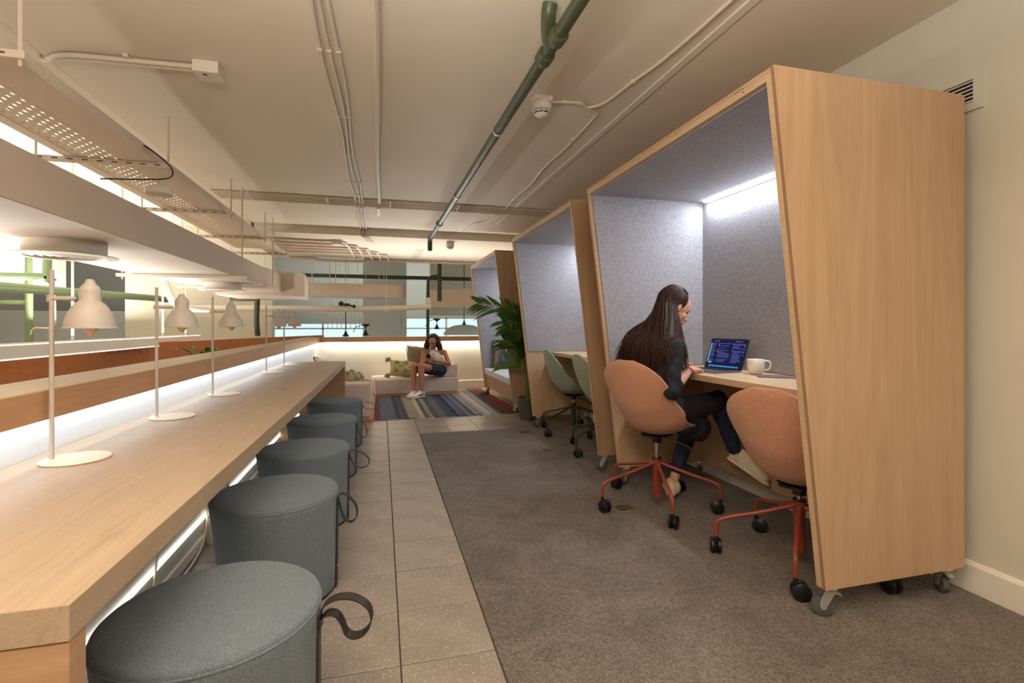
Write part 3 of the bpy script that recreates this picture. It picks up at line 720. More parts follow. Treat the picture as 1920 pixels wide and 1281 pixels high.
# conduits crossing the ceiling
for k, y in enumerate((5.93, 6.02, 6.12, 6.22)):
    bm = N(); tube(bm, smoothpath([(-1.76, y + 0.01, CZ - 0.013), (-1.2, y, CZ - 0.013), (0, y + 0.008, CZ - 0.013), (1.2, y - 0.01, CZ - 0.013), (2.49, y, CZ - 0.013)], 4), 0.013, 8)
    for x in (-1.4, -0.6, 0.1, 0.9, 1.7): box(bm, (x - 0.01, y - 0.02, CZ - 0.028), (x + 0.01, y + 0.02, CZ))
    props(obj('cross_conduit', bm, M['pipewhite'], smooth=True), ('nearest', 'second', 'third', 'farthest')[k] + ' of the four white conduits crossing the ceiling side by side', 'conduit', 'conduits crossing the ceiling')
# conduit cluster on the beam soffit
for k in range(5):
    bm = N(); x0 = -0.55 + k * 0.16; ya = 8.6 + 0.25 * k
    tube(bm, smoothpath([(-1.74, 8.25 + 0.35 * k, BZ - 0.02), (-1.0, 8.3 + 0.33 * k, BZ - 0.02), (x0 - 0.12, 8.32 + 0.33 * k, BZ - 0.02), (x0 + 0.0, 8.6 + 0.30 * k, BZ - 0.02), (x0 + 0.05, 10.35, BZ - 0.02)], 5), 0.02, 8)
    props(obj('conduit', bm, M['pipewhite'], smooth=True), ('outermost', 'second', 'third', 'fourth', 'innermost')[k] + ' bent white conduit of the cluster near the slab edge, counting from the cable trunking', 'conduit', 'bent conduits near the slab edge')
bm = N(); box(bm, (-0.75, 8.25, BZ - 0.07), (-0.6, 8.4, BZ)); props(obj('junction_box', bm, M['plastic_white']), 'small white junction box among the bent conduits near the slab edge', 'junction box')
bm = N(); tube(bm, smoothpath([(-1.74, 10.42, BZ - 0.03), (-1.3, 10.42, BZ - 0.03), (-1.15, 10.4, BZ - 0.06), (-0.35, 10.4, BZ - 0.06), (-0.15, 10.42, BZ - 0.03), (2.49, 10.42, BZ - 0.03)], 5), 0.028, 8)
props(obj('edge_pipe', bm, M['pipewhite'], smooth=True), 'white pipe running along the lower edge of the ceiling slab', 'pipe')
bm = N()
for k in range(3): tube(bm, smoothpath([(0.62 + k * 0.05, 8.9, BZ - 0.012), (0.60 + k * 0.05, 9.6, BZ - 0.012), (0.58 + k * 0.04, 10.3, BZ - 0.012)], 3), 0.009, 6)
props(obj('conduit', bm, M['pipewhite'], smooth=True), 'bundle of three thin white conduits behind the elbow of the green pipe', 'conduit')
# green pipe
p = thing('green_ceiling_pipe', 'dark green pipe hanging below the ceiling along the aisle with couplings', 'pipe', (0.72, 4, 2.5))
def gp(y): return (0.79 - (y - 1.9) * 0.0125, y, 2.50)
bm = N(); tube(bm, [gp(0.5), gp(6.55)], 0.032, 16); wobj('pipe_run', bm, M['green'], p, smooth=True)
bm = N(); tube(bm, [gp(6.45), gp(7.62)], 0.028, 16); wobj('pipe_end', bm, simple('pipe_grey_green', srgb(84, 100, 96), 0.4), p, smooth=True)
for y in (2.16, 2.34, 6.5):
    bm = N(); a = Vector(gp(y - 0.04)); b = Vector(gp(y + 0.04)); tube(bm, [a, a + Vector((0, .01, 0)), b - Vector((0, .01, 0)), b], [0.036, 0.044, 0.044, 0.036], 16); wobj('coupling', bm, M['green'], p, smooth=True)
q = gp(2.24); bm = N(); tube(bm, smoothpath([(q[0] - 0.0, 2.26, 2.50), (q[0] - 0.03, 2.2, 2.54), (q[0] - 0.05, 2.14, 2.58), (q[0] - 0.05, 2.12, CZ)], 5), 0.034, 14); wobj('branch', bm, M['green'], p, smooth=True)
q = gp(7.62); bm = N(); tube(bm, smoothpath([(q[0], 7.55, 2.50), (q[0], 7.64, 2.49), (q[0], 7.68, 2.44), (q[0], 7.68, 2.31)], 6), [0.036] * 18 + [0.03], 14); wobj('elbow', bm, M['dgreen'], p, smooth=True)
for y in (5.05, 6.48, 3.3):
    q = gp(y); bm = N(); rodz(bm, q[0] - 0.0, y, 2.53, CZ, 0.005); lathe(bm, [(0.036, -0.008), (0.041, -0.008), (0.041, 0.008), (0.036, 0.008)], 16, (q[0], y, 2.5), 'Y', closed=True); wobj('hanger', bm, M['zinc'], p)
# smoke detectors
def smoke(x, y, z, lab):
    t = thing('smoke_detector', lab, 'smoke detector', (x, y, z))
    bm = N(); box(bm, (-0.06, -0.06, -0.035), (0.06, 0.06, 0), 0.01); obj('mount', bm, M['plastic_white'], t)
    bm = N(); lathe(bm, [(0.066, -0.035), (0.069, -0.05), (0.066, -0.075), (0.056, -0.083), (0, -0.083)][::-1], 32); obj('upper_ring', bm, M['plastic_white'], t, smooth=True)
    bm = N(); lathe(bm, [(0, -0.105), (0.045, -0.105), (0.05, -0.083), (0, -0.083)], 24); obj('chamber', bm, M['black'], t)
    bm = N(); lathe(bm, [(0.056, -0.090), (0.058, -0.094), (0.054, -0.098), (0.046, -0.094)], 32, closed=True); obj('grille_ring', bm, M['plastic_white'], t, smooth=True)
    bm = N()
    for a in range(8):
        A = a * PI / 4; tube(bm, [(0.058 * math.cos(A), 0.058 * math.sin(A), -0.08), (0.04 * math.cos(A), 0.04 * math.sin(A), -0.112)], 0.0025, 5)
    obj('grille_bars', bm, M['plastic_white'], t)
    bm = N(); lathe(bm, [(0, -0.125), (0.02, -0.122), (0.04, -0.112), (0.046, -0.104), (0, -0.104)], 24); obj('cap', bm, M['plastic_white'], t, smooth=True)
smoke(0.99, 3.02, CZ, 'round white smoke detector on the ceiling beside the green pipe')
smoke(1.07, 8.0, BZ, 'small white smoke detector near the far end of the ceiling')
bm = N(); tube(bm, smoothpath([(1.05, 3.02, CZ - 0.02), (1.1, 3.02, CZ - 0.012), (1.24, 3.0, CZ - 0.01), (1.32, 3.05, CZ - 0.01), (1.40, 2.95, CZ - 0.01), (1.44, 2.66, CZ - 0.01), (1.48, 2.4, CZ - 0.01), (1.5, 2.0, CZ - 0.01), (1.51, 1.2, CZ - 0.01), (1.51, 0, CZ - 0.01)], 5), 0.0085, 6)
tube(bm, smoothpath([(1.26, 3.01, CZ - 0.01), (1.41, 3.12, CZ - 0.01), (1.43, 3.2, CZ - 0.01), (1.45, 3.8, CZ - 0.01), (1.44, 4.3, CZ - 0.01), (1.48, 4.9, CZ - 0.01), (1.46, 5.3, CZ - 0.01), (1.48, 5.9, CZ - 0.01)], 5), 0.0075, 6)
for q in ((1.14, 3.015), (1.25, 3.01), (1.44, 2.66), (1.44, 3.6), (1.46, 4.5), (1.46, 5.3)): box(bm, (q[0] - 0.012, q[1] - 0.01, CZ - 0.02), (q[0] + 0.012, q[1] + 0.01, CZ))
props(obj('detector_cable', bm, M['pipewhite'], smooth=True), 'thin wavy white cable clipped to the ceiling from the near smoke detector', 'cable')
bm = N(); tube(bm, smoothpath([(1.50, 6.35, CZ - 0.01), (1.40, 6.75, CZ - 0.01), (1.28, 6.9, CZ - 0.01), (1.24, 7.2, CZ - 0.01), (1.22, 7.6, CZ - 0.01)], 5), 0.008, 6)
props(obj('detector_cable', bm, M['pipewhite'], smooth=True), 'short bent white cable on the ceiling in front of the far smoke detector', 'cable')

# ================================================================ THE LONG DESK
dk = thing('long_desk', 'long light oak counter desk running along the parapet wall', 'desk', (-0.75, 3.5, 0))
def dkx(y): return -0.459 + 0.00804 * (y - 0.9)     # the front edge runs slightly askew to the tiles
for a, b in ((0.90, 3.7135), (3.7155, 6.25)):
    bm = N(); prism(bm, [(LX + 0.002, a), (dkx(a), a), (dkx(b), b), (LX + 0.002, b)], 'Z', 0.684, 0.74, 0.0015); wobj('worktop', bm, M['oak'], dk)
for k, (y, t, xb, mt) in enumerate(((0.903, 0.046, LX + 0.004, 'oak_x'), (2.955, 0.04, -0.90, 'wallpaint'), (4.95, 0.04, -0.90, 'oak_x'), (6.165, 0.08, LX + 0.004, 'oak_x'))):
    bm = N(); box(bm, (xb, y, 0.0), (dkx(y) - 0.002 if k in (0, 3) else -0.80, y + t, 0.681), 0.0015, 1); wobj('leg_panel', bm, M[mt], dk)
bm = N(); box(bm, (-0.918, 0.99, 0.140), (-0.907, 6.1, 0.160)); wobj('lamp_strip', bm, M['led_low'], dk)

# ---- desk lamps
L0 = thing('desk_lamp', 'beige metal desk lamp nearest the viewer on the long oak desk', 'lamp', (-1.0, 1.87, 0.74), 0, 'beige desk lamps')
bm = N(); lathe(bm, [(0, 0), (0.088, 0), (0.09, 0.003), (0.088, 0.006), (0, 0.006)], 40); o = obj('base', bm, M['lampbase'], L0, smooth=True); o.location = (0.064, 0, 0.0008)
bm = N(); tube(bm, [(0, 0, 0.006), (0, 0, 0.60)], 0.0065, 12); obj('pole', bm, M['lamp'], L0, smooth=True)
bm = N(); tube(bm, [(0.0, -0.001, 0.51), (0.068, -0.001, 0.51)], 0.006, 10); tube(bm, [(-0.004, 0, 0.5), (-0.004, 0, 0.52)], 0.009, 10); tube(bm, [(0.012, 0, 0.51), (0.062, 0, 0.51)], 0.0075, 10); obj('arm', bm, M['lamp'], L0, smooth=True)
bm = N(); lathe(bm, [(0, 0.573), (0.009, 0.572), (0.013, 0.565), (0.015, 0.558), (0.021, 0.552), (0.0275, 0.541), (0.0285, 0.535), (0.0285, 0.503), (0.031, 0.500), (0.036, 0.497),
                     (0.046, 0.483), (0.057, 0.462), (0.064, 0.438), (0.0665, 0.420), (0.0705, 0.418), (0.0705, 0.4155), (0.065, 0.417), (0.062, 0.437), (0.055, 0.46), (0.044, 0.48), (0.026, 0.497), (0, 0.5)], 44)
o = obj('lamp_shade', bm, M['lamp'], L0, smooth=True); o.location = (0.102, 0, 0)
bm = N(); lathe(bm, [(0, 0.50), (0.012, 0.49), (0.02, 0.45), (0.0215, 0.425), (0.0195, 0.412), (0.012, 0.402), (0.004, 0.393), (0, 0.391)], 24)
o = obj('bulb', bm, M['bulb'], L0, smooth=True); o.location = (0.104, 0, 0)
bm = N(); tube(bm, smoothpath([(0.0, 0.0, 0.004), (-0.03, 0.05, 0.003), (-0.06, 0.1, 0.003), (-0.075, 0.15, 0.003)], 4), 0.002, 6); obj('cord', bm, M['pipewhite'], L0)
for (y, lab) in ((2.62, 'second'), (3.40, 'third'), (4.86, 'fourth'), (5.70, 'farthest')):
    dup(L0, (-1.0, y, 0.74), 0, '%s beige metal desk lamp from the near end of the oak desk' % lab)

# ---- stools
S0 = thing('upholstered_stool', 'blue-grey round upholstered stool nearest the viewer with large black strap loop', 'stool', (-0.415, 1.43, 0), 0, 'blue-grey stools at the long desk')
def so(z): return (1 - z / 0.45) * 0.022
bm = N(); pr = [(0, 0.012), (0.222, 0.012), (0.229, 0.02), (0.238, 0.15), (0.247, 0.30), (0.254, 0.40), (0.2555, 0.418), (0.2535, 0.423), (0.2545, 0.427), (0.252, 0.436), (0.244, 0.443), (0.18, 0.449), (0.08, 0.4515), (0, 0.452)]
lathe(bm, pr, 64, ofs=so); obj('cover', bm, M['stool'], S0, smooth='all')
bm = N(); lathe(bm, [(0.2545, 0.4195), (0.2567, 0.4215), (0.2567, 0.4255), (0.2545, 0.4275)], 64, ofs=so); obj('seam_piping', bm, M['stool'], S0, smooth=True)
bm = N(); lathe(bm, [(0, 0), (0.222, 0), (0.226, 0.006), (0.226, 0.018), (0, 0.018)], 48, ofs=so); obj('base_ring', bm, M['black'], S0)
A = R(-8); ca, sa = math.cos(A), math.sin(A); wd = (-sa, ca, 0)
def sp(r, z): return (so(z) + r * ca, r * sa, z)
bm = N(); strip(bm, [sp(0.2565, 0.40), sp(0.252, 0.33), sp(0.244, 0.18), sp(0.238, 0.08), sp(0.233, 0.012), sp(0.20, 0.004)], wd, 0.028, 0.004); obj('strap', bm, M['blackleather'], S0)
bm = N(); lathe(bm, [(0, 0), (0.005, 0), (0.004, 0.003), (0, 0.0035)], 12, axis='X'); o = obj('rivet', bm, M['rivet'], S0); o.location = sp(0.2595, 0.385); o.rotation_euler = (0, 0, A)
bm = N(); lathe(bm, [(0, 0), (0.005, 0), (0.004, 0.003), (0, 0.0035)], 12, axis='X'); o = obj('rivet', bm, M['rivet'], S0); o.location = sp(0.2415, 0.10); o.rotation_euler = (0, 0, A)
def loop_bm(drop, out, tw):
    bm = N(); pts = [sp(0.2585, 0.40), sp(0.262, 0.412), sp(0.275 + out * .2, 0.418), sp(0.29 + out * 0.6, 0.41 - drop * 0.12), sp(0.30 + out, 0.40 - drop * 0.45), sp(0.30 + out * 0.95, 0.395 - drop * 0.85),
           sp(0.285 + out * 0.6, 0.39 - drop), sp(0.272 + out * 0.25, 0.39 - drop * 0.8), sp(0.266, 0.39 - drop * 0.35), sp(0.2600, 0.393), sp(0.2585, 0.385)]
    pts = [Vector(p) + Vector((-sa, ca, 0)) * tw * math.sin(i / 10 * PI) for i, p in enumerate(pts)]
    strip(bm, smoothpath(pts, 5), wd, 0.026, 0.003); return bm
def loop0():
    bm = N(); pts = [sp(0.2585, 0.385), sp(0.2595, 0.405), sp(0.275, 0.430), sp(0.31, 0.443), sp(0.35, 0.436), sp(0.382, 0.41), sp(0.388, 0.375), sp(0.372, 0.345), sp(0.345, 0.333), sp(0.322, 0.345), sp(0.312, 0.375), sp(0.298, 0.398), sp(0.275, 0.402), sp(0.2605, 0.388), sp(0.2595, 0.37)]
    pts = [Vector(p) + Vector((-sa, ca, 0)) * 0.012 * math.sin(i / 14 * PI) for i, p in enumerate(pts)]
    strip(bm, smoothpath(pts, 5), wd, 0.034, 0.0035); return bm
lp = obj('handle_loop', loop0(), M['blackleather'], S0)
labs = ['second blue-grey round stool from the near end of the desk, thin strap loop hanging', 'third blue-grey round stool from the near end, strap loop standing out wide', 'fourth blue-grey round stool from the near end with a long hanging loop', 'farthest blue-grey round stool with its loop pointing toward the cream sofa block']
spots = [(-0.445, 2.36), (-0.445, 3.16), (-0.445, 4.10), (-0.44, 5.07)]
lps = [(0.10, 0.035, 0.005), (0.08, 0.07, 0.0), (0.10, 0.03, 0.0), (0.045, 0.085, 0.02)]
for (x, y), lab, q in zip(spots, labs, lps):
    r = dup(S0, (x, y, 0), 0, lab)
    for c in r.children:
        if c.name.startswith('handle_loop'):
            b2 = loop_bm(*q); me = bpy.data.meshes.new('handle_loop'); b2.to_mesh(me); b2.free(); me.materials.append(M['blackleather']); c.data = me

# ================================================================ BOOTHS
def plyedge(root, poly, y, s):
    """thin dark core lines let into the front edge of the outer ply"""
    for d in (0.0045, 0.0095, 0.0145):
        pass
def castor(parent, x, y, z, ang, mat_wheel='greyrubber'):
    ca, sa = math.cos(ang), math.sin(ang)
    def P(a, b, c): return (x + a * ca - b * sa, y + a * sa + b * ca, c)
    bm = N(); lathe(bm, [(0, z), (0.026, z), (0.028, z - 0.008), (0.02, z - 0.018), (0, z - 0.02)], 20, (x, y, 0))
    for s in (-1, 1):
        prism(bm, [(0, 0), (0.001, 0)], 'Z', 0, 1) if False else None
        pts = [P(-0.018, s * 0.016, z - 0.016), P(0.022, s * 0.016, z - 0.016), P(0.040, s * 0.016, 0.060), P(0.034, s * 0.016, 0.034), P(0.020, s * 0.016, 0.036)]
        o_ = Vector(P(0, s * 0.003, 0)) - Vector(P(0, 0, 0)); v0 = [bm.verts.new(p) for p in pts]; v1 = [bm.verts.new(Vector(p) + o_) for p in pts]
        bm.faces.new(v0); bm.faces.new(v1[::-1])
        for i in range(5): bm.faces.new((v0[i], v0[(i + 1) % 5], v1[(i + 1) % 5], v1[i]))
    bmesh.ops.recalc_face_normals(bm, faces=bm.faces[:])
    k = wobj('castor_fork', bm, M['zinc'], parent, smooth=True)
    bm = N(); lathe(bm, [(0.008, -0.013), (0.034, -0.013), (0.039, -0.010), (0.040, 0), (0.039, 0.010), (0.034, 0.013), (0.008, 0.013)], 28, (0, 0, 0), 'Y')
    bmesh.ops.transform(bm, matrix=Matrix.Translation(P(0.026, 0, 0.0445)) @ Matrix.Rotation(ang, 4, 'Z'), verts=bm.verts); obj('wheel', bm, M[mat_wheel], k, smooth=True)
    bm = N(); lathe(bm, [(0, -0.0165), (0.012, -0.0165), (0.012, 0.0165), (0, 0.0165)], 14, (0, 0, 0), 'Y')
    bmesh.ops.transform(bm, matrix=Matrix.Translation(P(0.026, 0, 0.0445)) @ Matrix.Rotation(ang, 4, 'Z'), verts=bm.verts); obj('hub', bm, M['zinc'], k, smooth=True)
    bm = N(); b = [P(-0.04, -0.012, z - 0.034), P(-0.04, 0.012, z - 0.034), P(0.0, 0.018, z - 0.02), P(0, -0.018, z - 0.02)]; v0 = [bm.verts.new(p) for p in b]; v1 = [bm.verts.new(Vector(p) + Vector((0, 0, 0.004))) for p in b]
    bm.faces.new(v0); bm.faces.new(v1[::-1])
    for i in range(4): bm.faces.new((v0[i], v0[(i + 1) % 4], v1[(i + 1) % 4], v1[i]))
    bmesh.ops.recalc_face_normals(bm, faces=bm.faces[:]); obj('brake_lever', bm, M['zinc'], k)

XB = 2.41; ZT = 2.15; ZB = 0.13; XFT = 1.43; XFB = 1.675
def fx(z): return XFB + (XFT - XFB) * (z - ZB) / (ZT - ZB)      # slanting front edge
def booth(lab, ya, yb, desk=True, seat=False, zb=ZB):
    b = thing('study_booth', lab, 'booth', (2.05, (ya + yb) / 2, 0), 0, 'leaning plywood booths on castors')
    def side(y0, y1, ins, zlo, zhi, xback, mat, nm, bev=0.0008):
        bm = N(); prism(bm, [(fx(zlo) + ins, zlo), (fx(zhi) + ins, zhi), (xback, zhi), (xback, zlo)], 'Y', y0, y1, bev); return wobj(nm, bm, M[mat], b)
    P = 0.018; Fm = 0.026
    # outer plywood sides with laminated front edges
    for (a, c, nm) in ((ya, ya + P, 'near'), (yb - P, yb, 'far')):
        sd = side(a, c, 0, zb, ZT, XB, 'birch', 'side_panel')
        for d in (0.0035, 0.0085, 0.0135):
            bm = N(); e = -0.0007
            prism(bm, [(fx(zb) + e, zb + .001), (fx(ZT) + e, ZT - .001), (fx(ZT) + e + .003, ZT - .001), (fx(zb) + e + .003, zb + .001)], 'Y', a + d, a + d + 0.0016)
            obj('ply_layer', bm, M['plydark'], sd)
    # inner frame: lining boards
    side(ya + P, ya + P + Fm, 0.0, zb, ZT - P, XB - 0.002, 'birch_y', 'side_lining')
    side(yb - P - Fm, yb - P, 0.0, zb, ZT - P, XB - 0.002, 'birch_y', 'side_lining')
    bm = N(); box(bm, (XFT + 0.001, ya + P + 0.0005, ZT - P), (XB, yb - P - 0.0005, ZT - 0.0005), 0.0008, 1); wobj('roof_panel', bm, M['birch'], b)
    bm = N(); prism(bm, [(fx(ZT - P - Fm), ZT - P - Fm), (fx(ZT - P), ZT - P), (XB - .002, ZT - P), (XB - .002, ZT - P - Fm)], 'Y', ya + P + Fm, yb - P - Fm); wobj('roof_lining', bm, M['birch_y'], b)
    zr = zb if not seat else 0.28
    bm = N(); box(bm, (XB - 0.035, ya + P + Fm, zr), (XB - 0.003, yb - P - Fm, ZT - P - Fm - .0005)); wobj('back_panel', bm, M['birch'], b)
    # felt linings
    zf = 0.87 if desk else 0.46; fi = ya + P + Fm; fo = yb - P - Fm; ft = 0.009; zt2 = ZT - P - Fm
    side(fi, fi + ft, 0.022, zf, zt2, XB - 0.035, 'felt', 'felt_lining'); side(fo - ft, fo, 0.022, zf, zt2, XB - 0.035, 'felt', 'felt_lining')
    bm = N(); box(bm, (XB - 0.035 - ft, fi + ft, zf), (XB - 0.0355, fo - ft, zt2)); wobj('felt_lining', bm, M['felt'], b)
    bm = N(); box(bm, (fx(zt2) + 0.022, fi + ft, zt2 - ft), (XB - 0.035 - ft, fo - ft, zt2 - .0005)); wobj('felt_ceiling', bm, M['felt'], b)
    # lamp strip at the back of the roof
    bm = N(); box(bm, (XB - 0.082, fi + 0.07, zt2 - ft - 0.012), (XB - 0.052, fo - 0.07, zt2 - ft - 0.001)); wobj('lamp_strip', bm, M['led_cool'], b)
    bm = N(); box(bm, (XB - 0.052, fi + 0.065, zt2 - ft - 0.016), (XB - 0.045, fo - 0.065, zt2 - ft - 0.001)); wobj('lamp_channel', bm, M['alu'], b)
    ll = area('booth_strip_light', (XB - 0.07, (ya + yb) / 2, zt2 - ft - 0.02), (0.03, yb - ya - 0.3), 13, COOL, (0, R(12), 0))
    if desk:
        bm = N(); box(bm, (1.872, fi + 0.001, 0.828), (XB - 0.036, fo - 0.001, 0.865), 0.0015, 1); wobj('desk_board', bm, M['birch_y'], b)
    if seat:
        bm = N(); prism(bm, [(fx(0.2) + 0.05, 0.14), (fx(0.36) + 0.04, 0.36), (XB - .036, 0.36), (XB - .036, 0.14)], 'Y', fi, fo); wobj('seat_box', bm, M['orange_wood'] if False else M['birch'], b)
        bm = N(); box(bm, (fx(0.45) + 0.02, fi + ft + .001, 0.361), (XB - 0.046, fo - ft - .001, 0.455), 0.018, 3); wobj('seat_cushion', bm, M['white_cush'], b, smooth=True)
    for (x, y, a) in ((XFB + 0.055, ya + 0.035, 2.6), (XB - 0.06, ya + 0.035, 1.1), (XFB + 0.06, yb - 0.04, 3.4), (XB - 0.06, yb - 0.04, 0.6)): castor(b, x, y, zb - 0.001, a)
    return b
B1 = booth('nearest leaning plywood booth with grey felt inside where the woman works', 1.556, 3.335)
B2 = booth('middle leaning plywood booth with grey felt and two green chairs', 3.615, 5.445)
B3 = booth('farthest leaning plywood booth with a cushioned bench inside', 6.30, 8.17, False, True)
bm = N()
for k, (y, z) in enumerate(((1.72, 2.136), (1.735, 2.137), (1.75, 2.136), (1.765, 2.137), (1.72, 2.123), (2.2, 2.128))): box(bm, (fx(z) - 0.0012, y, z - 0.003), (fx(z) + 0.001, y + 0.009, z))
k = wobj('stamp_mark', bm, M['grill_dark'], B1)

# ================================================================ SWIVEL CHAIRS
def shell_bm(th, inset=0.0):
    prof = [(-0.305, 0.465), (-0.298, 0.41), (-0.282, 0.33), (-0.260, 0.245), (-0.232, 0.165), (-0.188, 0.095), (-0.145, 0.04), (-0.085, 0.008), (-0.01, -0.004), (0.07, 0.0), (0.14, 0.008), (0.195, 0.008), (0.225, -0.004)]
    wid = [0.240, 0.242, 0.244, 0.246, 0.246, 0.252, 0.252, 0.246, 0.236, 0.224, 0.208, 0.180, 0.125]
    cur = [0.0, 0.018, 0.048, 0.080, 0.108, 0.128, 0.130, 0.112, 0.086, 0.062, 0.042, 0.026, 0.012]
    pr = smoothpath([(x, 0, z) for x, z in prof], 4); n = len(pr); m = 19
    def lerp(arr, i): 
        t = i / (n - 1) * (len(arr) - 1); k = min(int(t), len(arr) - 2); f = t - k; return arr[k] * (1 - f) + arr[k + 1] * f
    bm = N(); top = []; bot = []
    for i, p in enumerate(pr):
        t = (pr[min(i + 1, n - 1)] - pr[max(i - 1, 0)]).normalized(); nn = Vector((-t.z, 0, t.x)) * -1
        if nn.x < 0 and i < n // 2: nn = -nn
        if nn.z < 0 and i >= n // 2: nn = -nn
        W = lerp(wid, i); cu = lerp(cur, i); dd = (pr[i] - pr[0]).length; W *= max(0.07, (1 - max(0, 1 - dd / 0.19) ** 2.2)) ** 0.5; de = (pr[i] - pr[-1]).length; W *= max(0.30, (1 - max(0, 1 - de / 0.13) ** 2.2)) ** 0.5; a = []; b = []
        for j in range(m):
            s = -1 + 2 * j / (m - 1); ss = math.sin(s * PI / 2)
            q = p + Vector((0, W * ss, 0)) + nn * cu * abs(ss) ** 2.4
            edge = max(0.0, 1 - abs(ss)) ** 0.35; ee = min(1, min(i, n - 1 - i) / 2.5) ** 0.5
            h = th * 0.5 * max(0.35, min(edge, 1)) * max(0.45, ee)
            a.append(bm.verts.new(q + nn * h)); b.append(bm.verts.new(q - nn * h))
        top.append(a); bot.append(b)
    for i in range(n - 1):
        for j in range(m - 1):
            bm.faces.new((top[i][j], top[i][j + 1], top[i + 1][j + 1], top[i + 1][j])); bm.faces.new((bot[i][j], bot[i + 1][j], bot[i + 1][j + 1], bot[i][j + 1]))
        bm.faces.new((top[i][0], top[i + 1][0], bot[i + 1][0], bot[i][0])); bm.faces.new((top[i][-1], bot[i][-1], bot[i + 1][-1], top[i + 1][-1]))
    for j in range(m - 1):
        bm.faces.new((top[0][j], bot[0][j], bot[0][j + 1], top[0][j + 1])); bm.faces.new((top[-1][j], top[-1][j + 1], bot[-1][j + 1], bot[-1][j]))
    bmesh.ops.recalc_face_normals(bm, faces=bm.faces[:]); return bm
def swivel(lab, x, y, rz, H, fab, metal, base_rot, castors=None, group=None):
    t = thing('swivel_chair', lab, 'chair', (x, y, 0), rz, group)
    o = obj('seat_shell', shell_bm(0.036), M[fab], t, smooth='all'); o.location = (0, 0, H)
    md = o.modifiers.new('s', 'SUBSURF'); md.levels = 1; md.render_levels = 1
    bm = N(); lathe(bm, [(0.014, 0.30), (0.014, H - 0.06)], 16); obj('gas_lift', bm, M['chrome'], t, smooth=True)
    bm = N(); lathe(bm, [(0, H - 0.075), (0.03, H - 0.075), (0.03, H - 0.035), (0.06, H - 0.022), (0.10, H - 0.020), (0, H - 0.016)], 20); box(bm, (-0.09, -0.055, H - 0.034), (0.09, 0.055, H - 0.020)); obj('seat_mount', bm, M['black'], t, smooth=True)
    bm = N(); tube(bm, [(0.03, -0.03, H - 0.045), (0.10, -0.10, H - 0.075), (0.17, -0.15, H - 0.12)], 0.0055, 8); obj('lever', bm, M['chrome'] if metal == 'rust' else M['black'], t, smooth=True)
    bm = N(); lathe(bm, [(0.02, 0.31), (0.029, 0.31), (0.029, 0.30), (0.026, 0.295), (0.029, 0.07), (0.029, 0.065), (0, 0.065)], 22); obj('column', bm, M[metal], t, smooth=True)
    bm = N(); lathe(bm, [(0.018, 0.318), (0.030, 0.318), (0.030, 0.309), (0.018, 0.309)], 22); obj('collar', bm, M['black'], t, smooth=True)
    for k in range(5):
        a = base_rot - rz + k * 2 * PI / 5; ca, sa = math.cos(a), math.sin(a); f = lambda r, z: (r * ca, r * sa, z)
        bm = N(); tube(bm, smoothpath([f(0.015, 0.285), f(0.06, 0.272), f(0.18, 0.235), f(0.30, 0.204), f(0.355, 0.186), f(0.375, 0.168), f(0.380, 0.140), f(0.380, 0.098)], 4), 0.0105, 10)
        lg = obj('leg', bm, M[metal], t, smooth=True)
        ww = a + (1.9 + k * 0.7 if castors is None else castors[k]); cw, sw = math.cos(ww), math.sin(ww)
        cx, cy = 0.380 * ca + 0.02 * cw, 0.380 * sa + 0.02 * sw
        bm = N()
        for s in (-1, 1):
            tmp = lathe(N(), [(0, -0.010), (0.031, -0.010), (0.038, -0.005), (0.038, 0.005), (0.031, 0.010), (0, 0.010)], 24, (0, 0, 0), 'Y')
            bmesh.ops.transform(tmp, matrix=Matrix.Translation((cx - sw * 0.016 * s, cy + cw * 0.016 * s, 0.0425)) @ Matrix.Rotation(ww, 4, 'Z'), verts=tmp.verts)
            me = bpy.data.meshes.new('t'); tmp.to_mesh(me); tmp.free(); bm.from_mesh(me); bpy.data.meshes.remove(me)
        obj('castor_wheel', bm, M['black'], lg, smooth=True)
        bm = N(); tube(bm, [f(0.380, 0.104), f(0.380, 0.066)], 0.0095, 10)
        tmp = box(N(), (-0.024, -0.006, 0.036), (0.018, 0.006, 0.070), 0.004)
        bmesh.ops.transform(tmp, matrix=Matrix.Translation((cx, cy, 0)) @ Matrix.Rotation(ww, 4, 'Z'), verts=tmp.verts)
        me = bpy.data.meshes.new('t'); tmp.to_mesh(me); tmp.free(); bm.from_mesh(me); bpy.data.meshes.remove(me)
        obj('castor_housing', bm, M['black'], lg, smooth=True)
    return t
swivel('peach fabric swivel chair on rust-red legs with the working woman on it', 1.715, 2.85, R(22), 0.49, 'orange', 'rust', R(-180), None, 'peach swivel chairs')
swivel('empty peach fabric swivel chair on rust-red legs half hidden by the nearest booth side', 1.975, 1.985, R(19), 0.415, 'orange', 'rust', R(-137), None, 'peach swivel chairs')
swivel('sage green swivel chair nearer the palm in the middle booth', 2.02, 5.05, R(-4), 0.44, 'sage', 'dolive', R(-158), None, 'sage green swivel chairs')
swivel('sage green swivel chair half hidden behind the nearest booth', 2.02, 4.20, R(-2), 0.44, 'sage', 'dolive', R(-162), None, 'sage green swivel chairs')

